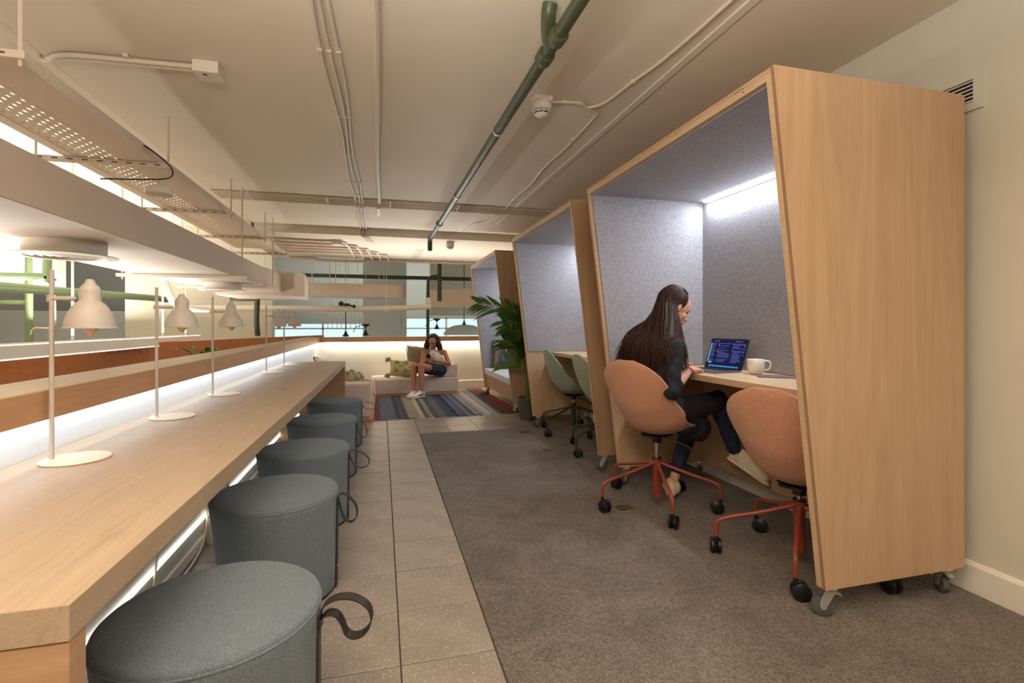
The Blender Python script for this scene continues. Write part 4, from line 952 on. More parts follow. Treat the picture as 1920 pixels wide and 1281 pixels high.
# ================================================================ LOUNGE
bm = N(); box(bm, (0, 0, 0.0005), (1.93, 2.72, 0.009)); rg = thing('kilim_rug', 'flat woven kilim rug with blue, cream and rust serrated stripes', 'rug', (-0.12, 6.28, 0), R(1.0))
obj('woven_field', bm, M['rug'], rg)
bm = N()
for k in range(150):
    x = k * 1.93 / 150; a = random.uniform(-0.006, 0.006); l = random.uniform(0.02, 0.035); box(bm, (x + a, -l, 0.001), (x + a + 0.005, 0.001, 0.006))
o = obj('fringe', bm, M['creamcush'], rg); o['kind'] = 'stuff'
bm = N(); box(bm, (0, -0.004, 0.002), (0.14, 0.03, 0.011)); obj('red_binding', bm, simple('red_wool', srgb(150, 66, 46), 0.9), rg)
t = thing('rug_tassel', 'dark crumpled tassel lying on the red corner of the rug', 'tassel', (1.62, 8.1, 0.009))
bm = N(); random.seed(3)
for k in range(9): ell(bm, (random.uniform(-.05, .05), random.uniform(-.06, .06), random.uniform(0.02, 0.055)), (0.035, 0.03, 0.02), Matrix.Rotation(random.uniform(0, 3), 3, 'Z'), 8, 6)
obj('tassel_tuft', bm, M['greycush'], t, smooth=True)

def upbox(bm, a, b, bev=0.025): box(bm, a, b, bev, 4)
sA = R(6)
s2 = thing('floor_sofa', 'low cream floor sofa with one armrest under the seated woman by the far wall', 'sofa', (-0.10, 8.31, 0), sA)
bm = N(); box(bm, (0, 0, 0.0), (1.42, 0.74, 0.032), 0.004, 1); obj('plinth', bm, M['woodbase'], s2)
bm = N(); upbox(bm, (0.005, 0.012, 0.033), (1.385, 0.72, 0.285), 0.03); obj('seat_cushion', bm, M['cream'], s2, smooth='all')
bm = N(); upbox(bm, (1.12, 0.06, 0.286), (1.385, 0.70, 0.50), 0.025); obj('armrest', bm, M['cream'], s2, smooth='all')
bm = N()
for z in (0.262,): tube(bm, [(0.03, 0.012, z), (1.36, 0.012, z)], 0.003, 6)
tube(bm, [(1.14, 0.06, 0.478), (1.365, 0.06, 0.478)], 0.003, 6); obj('piping', bm, M['cream'], s2)
s1 = thing('floor_sofa', 'low cream sofa block standing beyond the far end of the long desk', 'sofa', (-1.06, 6.33, 0), 0)
bm = N(); box(bm, (0.0, -0.07, 0.0), (0.965, 1.98, 0.04), 0.004, 1); obj('plinth', bm, M['woodbase'], s1)
bm = N(); upbox(bm, (0.01, -0.03, 0.041), (0.93, 0.28, 0.455), 0.03); obj('armrest', bm, M['cream'], s1, smooth='all')
bm = N(); upbox(bm, (0.01, 0.285, 0.041), (0.93, 1.94, 0.30), 0.03); obj('seat_cushion', bm, M['cream'], s1, smooth='all')
bm = N(); upbox(bm, (0.01, 0.29, 0.305), (0.25, 1.94, 0.55), 0.03); obj('backrest', bm, M['cream'], s1, smooth='all')

def pillow_bm(wd, hg, th, n=14):
    bm = N(); g = [[None] * (n + 1) for _ in range(n + 1)]; h = [[None] * (n + 1) for _ in range(n + 1)]
    for i in range(n + 1):
        for j in range(n + 1):
            u = -1 + 2 * i / n; v = -1 + 2 * j / n
            k = max(0, (1 - abs(u) ** 2.6)) ** 0.5 * max(0, (1 - abs(v) ** 2.6)) ** 0.5
            pin = 1 - 0.07 * (1 - abs(u)) * abs(v) ** 2; pin2 = 1 - 0.07 * (1 - abs(v)) * abs(u) ** 2
            x = u * wd / 2 * pin2; z = v * hg / 2 * pin; y = th / 2 * k + 0.004 * noise.noise(Vector((u * 3, v * 3, th * 9)))
            if i in (0, n) or j in (0, n): y = 0; g[i][j] = h[i][j] = bm.verts.new((x, 0, z))
            else: g[i][j] = bm.verts.new((x, y, z)); h[i][j] = bm.verts.new((x, -y, z))
    for i in range(n):
        for j in range(n):
            bm.faces.new((g[i][j], g[i + 1][j], g[i + 1][j + 1], g[i][j + 1])); bm.faces.new((h[i][j], h[i][j + 1], h[i + 1][j + 1], h[i + 1][j]))
    return bm
def pillow(lab, loc, rot, wd, hg, th, mat, tuft=None, piping=None):
    t = thing('cushion', lab, 'cushion', loc); t.rotation_euler = rot
    obj('cover', pillow_bm(wd, hg, th), M[mat], t, smooth='all')
    if piping:
        bm = N(); a, b = wd / 2, hg / 2; tube(bm, smoothpath([(-a, 0, -b), (-a * .93, 0, 0), (-a, 0, b), (0, 0, b * .93), (a, 0, b), (a * .93, 0, 0), (a, 0, -b), (0, 0, -b * .93), (-a, 0, -b)], 6), 0.006, 6); obj('piping', bm, M[piping], t)
    if tuft:
        for i, (px, pz) in enumerate(((-0.13, 0.07), (0.03, 0.07), (-0.05, -0.0), (0.12, 0.0), (-0.13, -0.08), (0.03, -0.08))):
            bm = N()
            for q in range(16):
                u = random.uniform(-1, 1); v = random.uniform(-1, 1)
                if abs(u) + abs(v) > 1.15: u *= 0.5; v *= 0.5
                ell(bm, (px + u * 0.055, -th / 2 * 0.86 - 0.006, pz + v * 0.042), (0.014, 0.012, 0.012), None, 7, 5)
            obj('tuft', bm, M[tuft], t, smooth=True)
        for sx, sz in ((-1, 1), (1, 1), (-1, -1), (1, -1)):
            bm = N()
            for q in range(10): ell(bm, (sx * (wd / 2 + 0.03 + random.uniform(-.02, .03)), random.uniform(-.02, .02), sz * (hg / 2) + random.uniform(-.02, .02)), (0.028, 0.02, 0.02), None, 8, 6)
            obj('tassel', bm, M[tuft], t, smooth=True)
    return t
pillow('olive tufted cushion with tassels lying on the seat beside the seated woman', (0.36, 8.62, 0.43), (R(-38), R(6), R(4)), 0.46, 0.32, 0.16, 'olivecush', 'olivetuft')
pillow('grey-brown cushion with dark piping behind the seated woman', (0.66, 8.80, 0.56), (R(-14), R(5), R(8)), 0.48, 0.48, 0.14, 'greycush', None, 'piping')
pillow('cream cushion with dark piping at the back of the sofa beyond the desk end', (-0.74, 7.7, 0.49), (R(-34), R(14), R(60)), 0.5, 0.40, 0.16, 'creamcush', None, 'piping')
pillow('small olive tasselled cushion peeking out beside the far desk end', (-0.38, 7.35, 0.42), (R(-60), R(0), R(70)), 0.36, 0.30, 0.14, 'olivecush', 'olivetuft')
pillow('grey-brown cushion with dark piping leaning in the farthest booth', (2.02, 8.03, 0.68), (R(-12), R(0), R(0)), 0.46, 0.46, 0.13, 'greycush', None, 'piping')
pillow('blue cushion leaning in front of the grey one in the farthest booth', (2.10, 7.84, 0.67), (R(-16), R(8), R(-6)), 0.44, 0.43, 0.13, 'bluecush')

# ---- potted palm
pl = thing('potted_palm', 'kentia palm in a dark grey round pot between the middle and farthest booths', 'plant', (1.78, 5.93, 0))
bm = N(); lathe(bm, [(0, 0.0), (0.105, 0.0), (0.115, 0.01), (0.14, 0.25), (0.143, 0.27), (0.133, 0.272), (0.128, 0.23), (0, 0.23)], 40); obj('pot', bm, M['pot'], pl, smooth=True)
bm = N(); lathe(bm, [(0, 0.238), (0.127, 0.236), (0.127, 0.225), (0, 0.22)], 24); obj('soil', bm, M['soil'], pl)
random.seed(11)
fr = [((-0.10, -0.20), 1.42, 0.5, 14), ((-0.20, -0.22), 1.30, 0.5, 14), ((0.02, -0.20), 1.15, 0.5, 13), ((-0.15, -0.24), 1.02, 0.45, 13), ((0.0, -0.25), 0.85, 0.45, 12), ((-0.62, 0.10), 1.50, 0.36, 13), ((-0.30, -0.10), 1.38, 0.55, 12), ((-0.38, -0.25), 1.15, 0.45, 12), ((0.05, -0.28), 1.44, 0.5, 13), ((0.15, 0.22), 1.36, 0.5, 11), ((-0.28, 0.20), 1.22, 0.5, 12), ((-0.22, -0.30), 0.88, 0.4, 11), ((0.12, -0.22), 1.05, 0.45, 11), ((-0.25, 0.05), 0.72, 0.3, 9), ((-0.08, -0.15), 1.25, 0.5, 12), ((-0.34, -0.10), 0.98, 0.42, 11)]
for (dx, dy), top, lo, nl in fr:
    base = Vector((random.uniform(-.04, .04), random.uniform(-.04, .04), 0.23)); tip = Vector((dx, dy, top))
    mid1 = base + Vector((dx * 0.08, dy * 0.08, (top - 0.23) * 0.5)); mid2 = base + Vector((dx * 0.36, dy * 0.36, (top - 0.23) * 0.84))
    droop = 0.06 if abs(dx) > 0.5 else 0.0
    path = smoothpath([base, mid1, mid2, tip - Vector((0, 0, droop))], 10); n = len(path)
    f = bm = N(); tube(bm, path, [0.008 * (1 - 0.75 * i / (n - 1)) for i in range(n)], 6); st = obj('frond_stem', bm, M['stem'], pl, smooth=True)
    fn = Vector((-0.35 + random.uniform(-.5, .5), -0.9, 0.25 + random.uniform(-.2, .3))).normalized()
    bm = N(); i0 = int(n * (0.50 if lo > 0.4 else 0.66))
    for k in range(nl):
        q = i0 + (n - 1 - i0) * k / (nl - 1); i = min(int(q), n - 2); p = path[i].lerp(path[i + 1], q - i); t = (path[min(i + 1, n - 1)] - path[max(i - 1, 0)]).normalized()
        side = t.cross(fn).normalized()
        for s in (-1, 1):
            Lf = (0.31 - 0.11 * abs(k / (nl - 1) - 0.35) * 2) * random.uniform(0.85, 1.1); d = (side * s * 0.55 + t * 0.85 + Vector((random.uniform(-.1, .1), random.uniform(-.1, .1), random.uniform(-0.05, 0.15)))).normalized()
            wv = d.cross(side.cross(t)).normalized()
            pts = [p + d * Lf * u - Vector((0, 0, 1)) * Lf * 0.22 * u * u for u in (0, .25, .5, .75, 1)]; ws = (0.003, 0.0115, 0.0135, 0.009, 0.0008)
            rows = [(bm.verts.new(a + wv * b_), bm.verts.new(a + Vector((0, 0, -0.004))), bm.verts.new(a - wv * b_)) for a, b_ in zip(pts, ws)]
            for a, b_ in zip(rows, rows[1:]):
                bm.faces.new((a[0], a[1], b_[1], b_[0])); bm.faces.new((a[1], a[2], b_[2], b_[1]))
    obj('leaflets', bm, M['leaf'], st, smooth='all')

# ---- floor boxes
for y, lab in ((2.86, 'flat metal floor socket cover in the carpet near the peach chair'), (4.36, 'flat metal floor socket cover in the carpet between the booths'), (5.17, 'flat metal floor socket cover in the carpet near the palm')):
    t = thing('floor_socket', lab, 'floor socket', (1.49, y, 0.004), R(4), 'floor socket covers')
    bm = N(); box(bm, (-0.055, -0.05, 0), (0.055, 0.05, 0.002)); obj('cover_plate', bm, simple('floor_metal', srgb(116, 98, 82), 0.35, 0.6), t)
    bm = N(); box(bm, (-0.058, -0.053, 0), (-0.054, 0.053, 0.0035)); box(bm, (-0.058, -0.053, 0), (0.058, -0.049, 0.0035)); obj('rim', bm, M['zinc'], t)

# ---- things on the booth desk
DZ = 0.865
lp = thing('laptop', 'open aluminium laptop with a dark screen on the booth desk', 'laptop', (2.185, 2.83, DZ), R(9))
bm = N(); box(bm, (-0.215, -0.155, 0.001), (0.0, 0.155, 0.013), 0.003); obj('keyboard_base', bm, M['alu'], lp, smooth=True)
bm = N()
for r in range(5):
    for c in range(13): box(bm, (-0.115 + r * 0.019, -0.135 + c * 0.0208, 0.0132), (-0.099 + r * 0.019, -0.135 + c * 0.0208 + 0.0178, 0.0145))
obj('keys', bm, M['keys'], lp)
bm = N(); box(bm, (-0.20, -0.05, 0.0131), (-0.13, 0.05, 0.0134)); obj('trackpad', bm, simple('trackpad', srgb(120, 120, 126), 0.4, 0.5), lp)
ti = R(20)
scr = bpy.data.objects.new('x', None); bpy.data.objects.remove(scr)
bm = N(); box(bm, (0.0, -0.155, 0.0), (0.006, 0.155, 0.212), 0.002); lid = obj('lid', bm, M['keys'], lp, smooth=True); lid.location = (0.002, 0, 0.012); lid.rotation_euler = (0, ti, 0)
bm = N(); box(bm, (-0.0009, -0.148, 0.008), (-0.0001, 0.148, 0.204)); obj('screen', bm, led('screen_navy', srgb(26, 28, 66), 1.0), lid)
random.seed(5)
def smark(col, rects, nm):
    bm = N()
    for (a, z0, b, z1) in rects: box(bm, (-0.0016, -a, z0), (-0.0010, -b, z1))
    obj(nm, bm, led(nm, srgb(*col), 1.0), lid)
# y runs from +0.148 (screen left as seen) to -0.148
smark((110, 150, 190), [(-0.145, 0.045, -0.134, 0.178), (-0.13, 0.035, -0.105, 0.047)], 'screen_sidebar')
rows = []
for k in range(17):
    z = 0.175 - k * 0.008
    for a, b in ((-0.128, -0.092), (-0.070, 0.035), (0.050, 0.132)):
        if random.random() < 0.82: e = a + (b - a) * random.uniform(0.5, 1.0); rows.append((a, z, e, z + 0.0028))
smark((92, 96, 150), rows, 'screen_text')
smark((70, 90, 200), [(-0.128, 0.088, -0.09, 0.091), (-0.07, 0.117, -0.03, 0.12)], 'screen_links')
smark((44, 52, 120), [(0.05, 0.11, 0.13, 0.13), (0.055, 0.075, 0.12, 0.09)], 'screen_blocks')
smark((200, 210, 230), [(x, zz, x + 0.004, zz + 0.004) for x, zz in ((-0.078, .172), (-0.078, .16), (-0.078, .13), (-0.078, .115), (0.043, .172), (0.043, .15), (0.043, .13), (0.135, .17), (0.135, .16), (0.135, .14), (0.135, .12), (0.135, .10), (0.06, .191), (0.075, .191), (0.09, .191), (0.105, .191), (-0.12, .191), (-0.10, .191), (-0.085, .191))], 'screen_icons')
smark((60, 170, 210), [(-0.12 + k * 0.0165, 0.012, -0.12 + k * 0.0165 + 0.011, 0.021) for k in range(15)], 'screen_dock')
smark((230, 180, 120), [(-0.12 + k * 0.0165 + 0.003, 0.014, -0.12 + k * 0.0165 + 0.008, 0.019) for k in (2, 5, 9, 12)], 'screen_dock_icons')

mg = thing('mug', 'plain cream ceramic mug beside the laptop', 'mug', (2.215, 2.555, DZ))
bm = N(); lathe(bm, [(0, 0.001), (0.028, 0.001), (0.031, 0.004), (0.041, 0.014), (0.048, 0.032), (0.0505, 0.055), (0.051, 0.092), (0.0495, 0.0935), (0.0475, 0.092), (0.047, 0.055), (0.044, 0.032), (0.03, 0.012), (0, 0.01)], 40); obj('cup', bm, M['ceramic'], mg, smooth='all')
bm = N(); hd = Vector((0.66, -0.75, 0)); tube(bm, smoothpath([hd * 0.047 + Vector((0, 0, 0.078)), hd * 0.062 + Vector((0, 0, 0.086)), hd * 0.078 + Vector((0, 0, 0.078)), hd * 0.082 + Vector((0, 0, 0.058)), hd * 0.072 + Vector((0, 0, 0.036)), hd * 0.045 + Vector((0, 0, 0.026))], 6), 0.005, 10, flat=1.5); obj('handle', bm, M['ceramic'], mg, smooth=True)
nb = thing('notebook', 'thin dark notebook lying behind the mug on the booth desk', 'notebook', (2.22, 2.40, DZ), R(-38))
bm = N(); box(bm, (-0.10, -0.07, 0.001), (0.10, 0.07, 0.006), 0.001, 1); obj('cover', bm, M['paperdark'], nb)
bm = N(); box(bm, (-0.097, -0.067, 0.0015), (0.101, 0.067, 0.0045)); obj('pages', bm, M['paper'], nb)

# ================================================================ PEOPLE
V = Vector
def basis(f, u):
    f = V(f).normalized(); u = V(u); u = (u - f * u.dot(f)).normalized(); l = u.cross(f)
    m = Matrix((f, l, u)).transposed(); return m       # columns: forward, left, up
def head_prims(bm, c, B, s=1.0):
    def P(x, y, z): return V(c) + B @ (V((x, y, z)) * s)
    E_ = lambda p, r: ell(bm, P(*p), tuple(q * s for q in r), B, 20, 14)
    E_((-0.012, 0, 0.022), (0.094, 0.074, 0.092)); E_((0.022, 0, -0.03), (0.064, 0.058, 0.072)); E_((0.045, 0, -0.075), (0.036, 0.036, 0.032))
    E_((0.070, 0, -0.094), (0.018, 0.02, 0.016)); E_((0.052, 0.030, -0.026), (0.030, 0.026, 0.028)); E_((0.052, -0.030, -0.026), (0.030, 0.026, 0.028))
    E_((0.058, 0, 0.035), (0.026, 0.048, 0.026)); E_((0.074, 0.026, 0.022), (0.012, 0.022, 0.007)); E_((0.074, -0.026, 0.022), (0.012, 0.022, 0.007))
    capsule(bm, P(0.080, 0, 0.012), P(0.101, 0, -0.030), 0.007 * s, 0.0105 * s); E_((0.092, 0.009, -0.033), (0.010, 0.008, 0.007)); E_((0.092, -0.009, -0.033), (0.010, 0.008, 0.007))
    E_((0.079, 0, -0.060), (0.016, 0.024, 0.014))
    for y in (0.075, -0.075): E_((-0.006, y, -0.008), (0.016, 0.008, 0.029))
def face_parts(person, c, B, s=1.0, body=None):
    def P(x, y, z): return V(c) + B @ (V((x, y, z)) * s)
    par = body or person
    for y in (0.028, -0.028):
        bm = N(); ell(bm, P(0.0675, y * 1.02, 0.004), (0.0095 * s, 0.012 * s, 0.008 * s), B); o = obj('eye', bm, M['eye'], par, smooth=True)
        bm = N(); tube(bm, smoothpath([P(0.076, y - 0.017, 0.024), P(0.083, y, 0.029), P(0.076, y + 0.017, 0.024)], 4), 0.002 * s, 6); obj('eyebrow', bm, M['eye'], par, smooth=True)
    bm = N(); ell(bm, P(0.093, 0, -0.055), (0.006 * s, 0.019 * s, 0.0045 * s), B); ell(bm, P(0.092, 0, -0.063), (0.007 * s, 0.016 * s, 0.006 * s), B); obj('lips', bm, M['lip'], par, smooth=True)
def hand_prims(bm, wrist, fwd, back, thumb_side, curl=0.35, s=1.0, fr=0.0078, spread=0.05):
    f = V(fwd).normalized(); b = V(back); b = (b - f * b.dot(f)).normalized(); sd = f.cross(b)
    if sd.dot(V(thumb_side)) < 0: sd = -sd
    w_ = V(wrist); capsule(bm, w_ - f * 0.01, w_ + f * 0.03 * s, 0.024 * s, 0.030 * s, 16, 0.62, b)
    for k in range(4):
        o = (0.028 - k * 0.0185) * s; capsule(bm, w_ + f * 0.02 * s + sd * o * 0.6, w_ + f * (0.083 - 0.004 * abs(k - 1.2)) * s + sd * o, 0.013 * s, 0.0105 * s, 12)
    for k, L in enumerate((0.068, 0.077, 0.071, 0.054)):
        o = (0.028 - k * 0.0185) * s; p = w_ + f * 0.083 * s + sd * o; a = 0.12; dd = f
        for q, (fl, r) in enumerate(((0.45, 1.05), (0.30, 0.95), (0.25, 0.85))):
            a += curl * (0.7 + 0.5 * q) * (1 + 0.08 * k); d = f * math.cos(a) - b * math.sin(a) + sd * spread * (1.5 - k); d.normalize()
            e = p + d * L * fl * s; capsule(bm, p, e, fr * s * r * 1.05, fr * s * r * 0.95, 10); p = e
    p = w_ + f * 0.022 * s + sd * 0.022 * s; d = (f * 0.62 + sd * 0.75 - b * 0.25).normalized()
    for L, r, ex in ((0.040, 1.5, 0), (0.032, 1.18, 0.35), (0.026, 1.0, 0.3)):
        e = p + d * L * s; capsule(bm, p, e, fr * s * r * 1.05, fr * s * r * 0.95, 10); p = e; d = (d + f * ex - b * ex * 0.4).normalized()
def shoe_prims(bm, heel, toe, up, hgt=0.07, w_=0.045):
    heel = V(heel); toe = V(toe); f = (toe - heel).normalized(); up = V(up); up = (up - f * up.dot(f)).normalized(); L = (toe - heel).length
    for t, r, h in ((0.12, 0.82, 1.0), (0.3, 0.80, 1.0), (0.5, 0.86, 0.78), (0.68, 1.0, 0.62), (0.85, 0.92, 0.52)):
        ell(bm, heel + f * L * t + up * hgt * h * 0.45, (L * 0.19, w_ * r, hgt * h * 0.5), basis(f, up), 16, 10)

# ---------------- woman working in the booth
W1 = thing('person', 'woman with long dark brown hair in black clothes typing at a laptop in the booth', 'person', (1.74, 2.84, 0))
hc = V((1.818, 2.80, 1.278)); HB = basis((0.81, -0.17, -0.54), (0.50, -0.08, 0.84))
pel = V((1.70, 2.855, 0.605)); waist = V((1.66, 2.84, 0.76)); chest = V((1.655, 2.825, 0.95)); neck = V((1.715, 2.815, 1.115))
shR = V((1.715, 2.66, 1.03)); shL = V((1.615, 2.985, 1.045)); elR = V((1.635, 2.56, 0.775)); elL = V((1.70, 3.08, 0.81))
wrR = V((1.835, 2.675, 0.893)); wrL = V((1.895, 2.965, 0.915))
hipR = V((1.69, 2.755, 0.60)); hipL = V((1.65, 2.925, 0.60)); knR = V((2.085, 2.74, 0.685)); anR = V((2.265, 2.80, 0.335)); knL = V((2.075, 2.97, 0.575)); anL = V((1.935, 2.975, 0.165))
tdir = V((0.92, 0.38, 0))
def body1(bm):
    head_prims(bm, hc, HB); capsule(bm, neck, hc - HB @ V((0.01, 0, 0.03)), 0.05, 0.048)
    TB = basis(tdir, (0.1, 0, 1))
    ell(bm, pel, (0.105, 0.155, 0.115), TB); ell(bm, waist, (0.085, 0.122, 0.14), TB); ell(bm, chest, (0.10, 0.142, 0.15), TB); capsule(bm, shR, shL, 0.052, 0.052); capsule(bm, chest, neck, 0.085, 0.052)
    for a, b, c in ((shR, elR, wrR), (shL, elL, wrL)): capsule(bm, a, b, 0.047, 0.037); capsule(bm, b, c, 0.037, 0.024)
    hand_prims(bm, wrR, (0.90, 0.42, 0.04), (0.05, -0.25, 1), (0, 1, 0), 0.28)
    hand_prims(bm, wrL, (0.985, -0.17, 0.02), (0, 0.2, 1), (0, -1, 0), 0.28)
    for a, b, c in ((hipR, knR, anR), (hipL, knL, anL)): capsule(bm, a, b, 0.078, 0.052); capsule(bm, b, b.lerp(c, 0.35), 0.050, 0.050); capsule(bm, b.lerp(c, 0.3), c, 0.050, 0.031)
    capsule(bm, anR, V((2.275, 2.80, 0.285)), 0.031, 0.032); capsule(bm, V((2.275, 2.80, 0.28)), V((2.31, 2.68, 0.225)), 0.026, 0.02)
    capsule(bm, anL, V((1.90, 2.965, 0.07)), 0.032, 0.03); capsule(bm, V((1.90, 2.965, 0.07)), V((1.93, 3.03, 0.045)), 0.030, 0.024)
b1 = wblob('body', body1, 0.0042, M['skin1'], W1, iters=3)
TB = basis(tdir, (0.1, 0, 1))
def top1(bm):
    ell(bm, pel + V((0, 0, 0.03)), (0.12, 0.165, 0.12), TB); ell(bm, waist, (0.105, 0.15, 0.15), TB); ell(bm, chest, (0.118, 0.158, 0.158), TB)
    capsule(bm, shR, shL, 0.066, 0.066); capsule(bm, chest, neck - V((0, 0, 0.03)), 0.10, 0.062)
    capsule(bm, shR, elR, 0.066, 0.046); capsule(bm, elR, elR.lerp(wrR, 0.26), 0.046, 0.046); capsule(bm, shR.lerp(elR, .4), elR, 0.055, 0.046); capsule(bm, shR + V((-.03, .03, -.06)), elR + V((-.02, .08, .06)), 0.06, 0.05)
    capsule(bm, shL, elL, 0.062, 0.055); capsule(bm, elL, elL.lerp(wrL, 0.30), 0.054, 0.046)
wblob('black_top', top1, 0.006, M['blackcloth'], W1, iters=10, disp=0.008, dscale=14)
def skirt1(bm):
    ell(bm, pel, (0.125, 0.17, 0.105), TB); capsule(bm, hipR, knR.lerp(hipR, 0.02), 0.098, 0.066); capsule(bm, hipL, knL, 0.095, 0.066)
    capsule(bm, hipR.lerp(knR, .5), hipL.lerp(knL, .5), 0.08, 0.075)
    # skirt panel falling on the near side over the chair edge
    ell(bm, V((1.93, 2.735, 0.515)), (0.105, 0.042, 0.085)); ell(bm, V((1.84, 2.715, 0.54)), (0.10, 0.042, 0.065))
    capsule(bm, knR, knR.lerp(anR, 0.18), 0.066, 0.062)
wblob('black_skirt', skirt1, 0.0065, M['blackcloth'], W1, iters=16, disp=0.009, dscale=12)
def legg(kn, an):
    def f(bm): capsule(bm, kn, kn.lerp(an, 0.35), 0.059, 0.060); capsule(bm, kn.lerp(an, 0.3), kn.lerp(an, 0.93), 0.060, 0.046)
    return f
lR = wblob('legging', legg(knR, anR), 0.006, M['navycloth'], W1, iters=3, disp=0.005, dscale=22)
wblob('legging', legg(knL, anL), 0.006, M['navycloth'], W1, iters=3, disp=0.005, dscale=22)
bm = N(); ell(bm, V((2.222, 2.752, 0.395)), (0.012, 0.004, 0.011)); obj('legging_mark', bm, M['whitecloth'], lR)
def shoeR(bm): shoe_prims(bm, (2.262, 2.835, 0.262), (2.325, 2.60, 0.175), (0.25, 0.3, 1), 0.115, 0.047); ell(bm, (2.275, 2.805, 0.295), (0.042, 0.048, 0.03))
def shoeL(bm): shoe_prims(bm, (1.865, 2.92, 0.012), (1.975, 3.12, 0.012), (0, 0, 1), 0.13, 0.050); ell(bm, (1.90, 2.96, 0.075), (0.055, 0.055, 0.055))
wblob('shoe', shoeR, 0.005, M['shoe_cream'], W1, iters=4); wblob('shoe', shoeL, 0.005, M['shoe_cream'], W1, iters=4)
def sole(bm):
    for t in range(6): ell(bm, V((2.270, 2.825, 0.262)).lerp(V((2.322, 2.615, 0.183)), t / 5), (0.045, 0.043, 0.014), basis((0.2, -0.93, -0.33), (0.25, 0.3, 1)))
wblob('shoe_sole', sole, 0.006, M['shoe'], W1, iters=2)
face_parts(W1, hc, HB, 1.0, b1)
# beaded bracelet
bm = N(); ax = (wrR - elR).normalized(); cc = elR.lerp(wrR, 0.93); n1 = ax.orthogonal().normalized(); n2 = ax.cross(n1)
for k in range(22):
    a = 2 * PI * k / 22; ell(bm, cc + (n1 * math.cos(a) + n2 * math.sin(a)) * 0.030, (0.0045,) * 3, None, 8, 6)
wobj('bead_bracelet', bm, M['bead'], W1, smooth=True)
# hair: under-volume and strands
def hvol(bm):
    P = lambda x, y, z: hc + HB @ V((x, y, z))
    ell(bm, P(-0.030, 0, 0.028), (0.096, 0.084, 0.096), HB, 22, 16); ell(bm, P(-0.048, 0, -0.03), (0.08, 0.086, 0.09), HB)
    for (a, b, ra, rb) in ((P(-0.05, 0, -0.02), V((1.675, 2.80, 1.14)), 0.080, 0.066), (V((1.675, 2.75, 1.15)), V((1.63, 2.69, 1.03)), 0.055, 0.035), (V((1.65, 2.82, 1.14)), V((1.575, 2.82, 1.02)), 0.055, 0.035),
                           (V((1.65, 2.87, 1.14)), V((1.54, 2.90, 1.02)), 0.05, 0.03), (V((1.63, 2.67, 0.99)), V((1.53, 2.92, 0.985)), 0.03, 0.03), (V((1.63, 2.67, 1.03)), V((1.62, 2.67, 1.0)), 0.035, 0.02), (V((1.52, 2.91, 1.0)), V((1.51, 2.90, 0.96)), 0.04, 0.025),
                           (P(-0.035, -0.062, -0.02), V((1.735, 2.675, 1.08)), 0.030, 0.038), (V((1.745, 2.665, 1.08)), V((1.735, 2.625, 0.98)), 0.026, 0.008), (P(-0.05, -0.05, -0.02), V((1.68, 2.67, 1.08)), 0.045, 0.052), (V((1.68, 2.67, 1.09)), V((1.655, 2.665, 1.03)), 0.042, 0.024), (V((1.64, 2.67, 1.0)), V((1.58, 2.80, 0.985)), 0.018, 0.018)): capsule(bm, a, b, ra, rb)
hb_ = wblob('hair', hvol, 0.006, M['hair1'], W1, iters=14)
random.seed(21)
bm = N()
for k in range(900):
    ph = random.uniform(0, 1) ** 1.35               # 0 near front side ... 1 far side
    az = -PI * 0.52 - ph * PI * 1.04        # angle round the head from near temple over the back
    side = V((math.cos(az), math.sin(az), 0))
    el = random.uniform(0.75, 1.35)
    P = lambda x, y, z: hc + HB @ V((x, y, z))
    r = random.uniform(1.0, 1.06)
    p0 = P(0.02 - 0.03 * (1 - r), random.uniform(-0.006, 0.006), 0.118)
    pts = [p0]
    for e in (1.1, 0.65, 0.15, -0.25): pts.append(P(-0.030 + 0.100 * r * math.cos(e) * side.x, 0.088 * r * math.cos(e) * side.y, 0.028 + 0.099 * r * math.sin(e)))
    front = ph < 0.2
    if front:
        if random.random() < 0.2: continue
        fq = random.uniform(-0.085, .015); end = V((1.755 + fq, 2.595 + random.uniform(-.015, .015) - fq * .1, random.uniform(0.87, 0.98))); mid = V((1.765 + fq * .9, 2.648 + fq * .15, 1.09))
    else:
        t = (ph - 0.2) / 0.8; ang = t
        a = V((1.675, 2.575, 0)).lerp(V((1.475, 2.96, 0)), ang); out = V((-0.87, -0.49, 0)) * random.uniform(-0.015, 0.045)
        zb_ = 0.925 - 0.04 * math.sin(t * PI) + random.uniform(-0.03, 0.05)
        end = a + out; end.z = zb_; mid = end.lerp(V((1.70, 2.79, 0)), 0.36) + V((-0.03, -0.02, 0)); mid.z = 1.10 + random.uniform(-.02, .02)
    q2 = mid.lerp(end, 0.55) + V((random.uniform(-.01, .01), random.uniform(-.01, .01), 0)); q2.z = (mid.z + end.z) / 2
    pts += [pts[-1].lerp(mid, 0.5) + V((-0.004, -0.006, 0)), mid, q2, end]
    path = smoothpath(pts, 3); n = len(path); rr = random.uniform(0.0024, 0.0044)
    tube(bm, path, [rr * (1.0 if i < n * 0.8 else max(0.15, (n - 1 - i) / (n * 0.2))) for i in range(n)], 5)
hs = obj('hair_strands', bm, M['hair1'], hb_, smooth='all'); hs['kind'] = 'stuff'

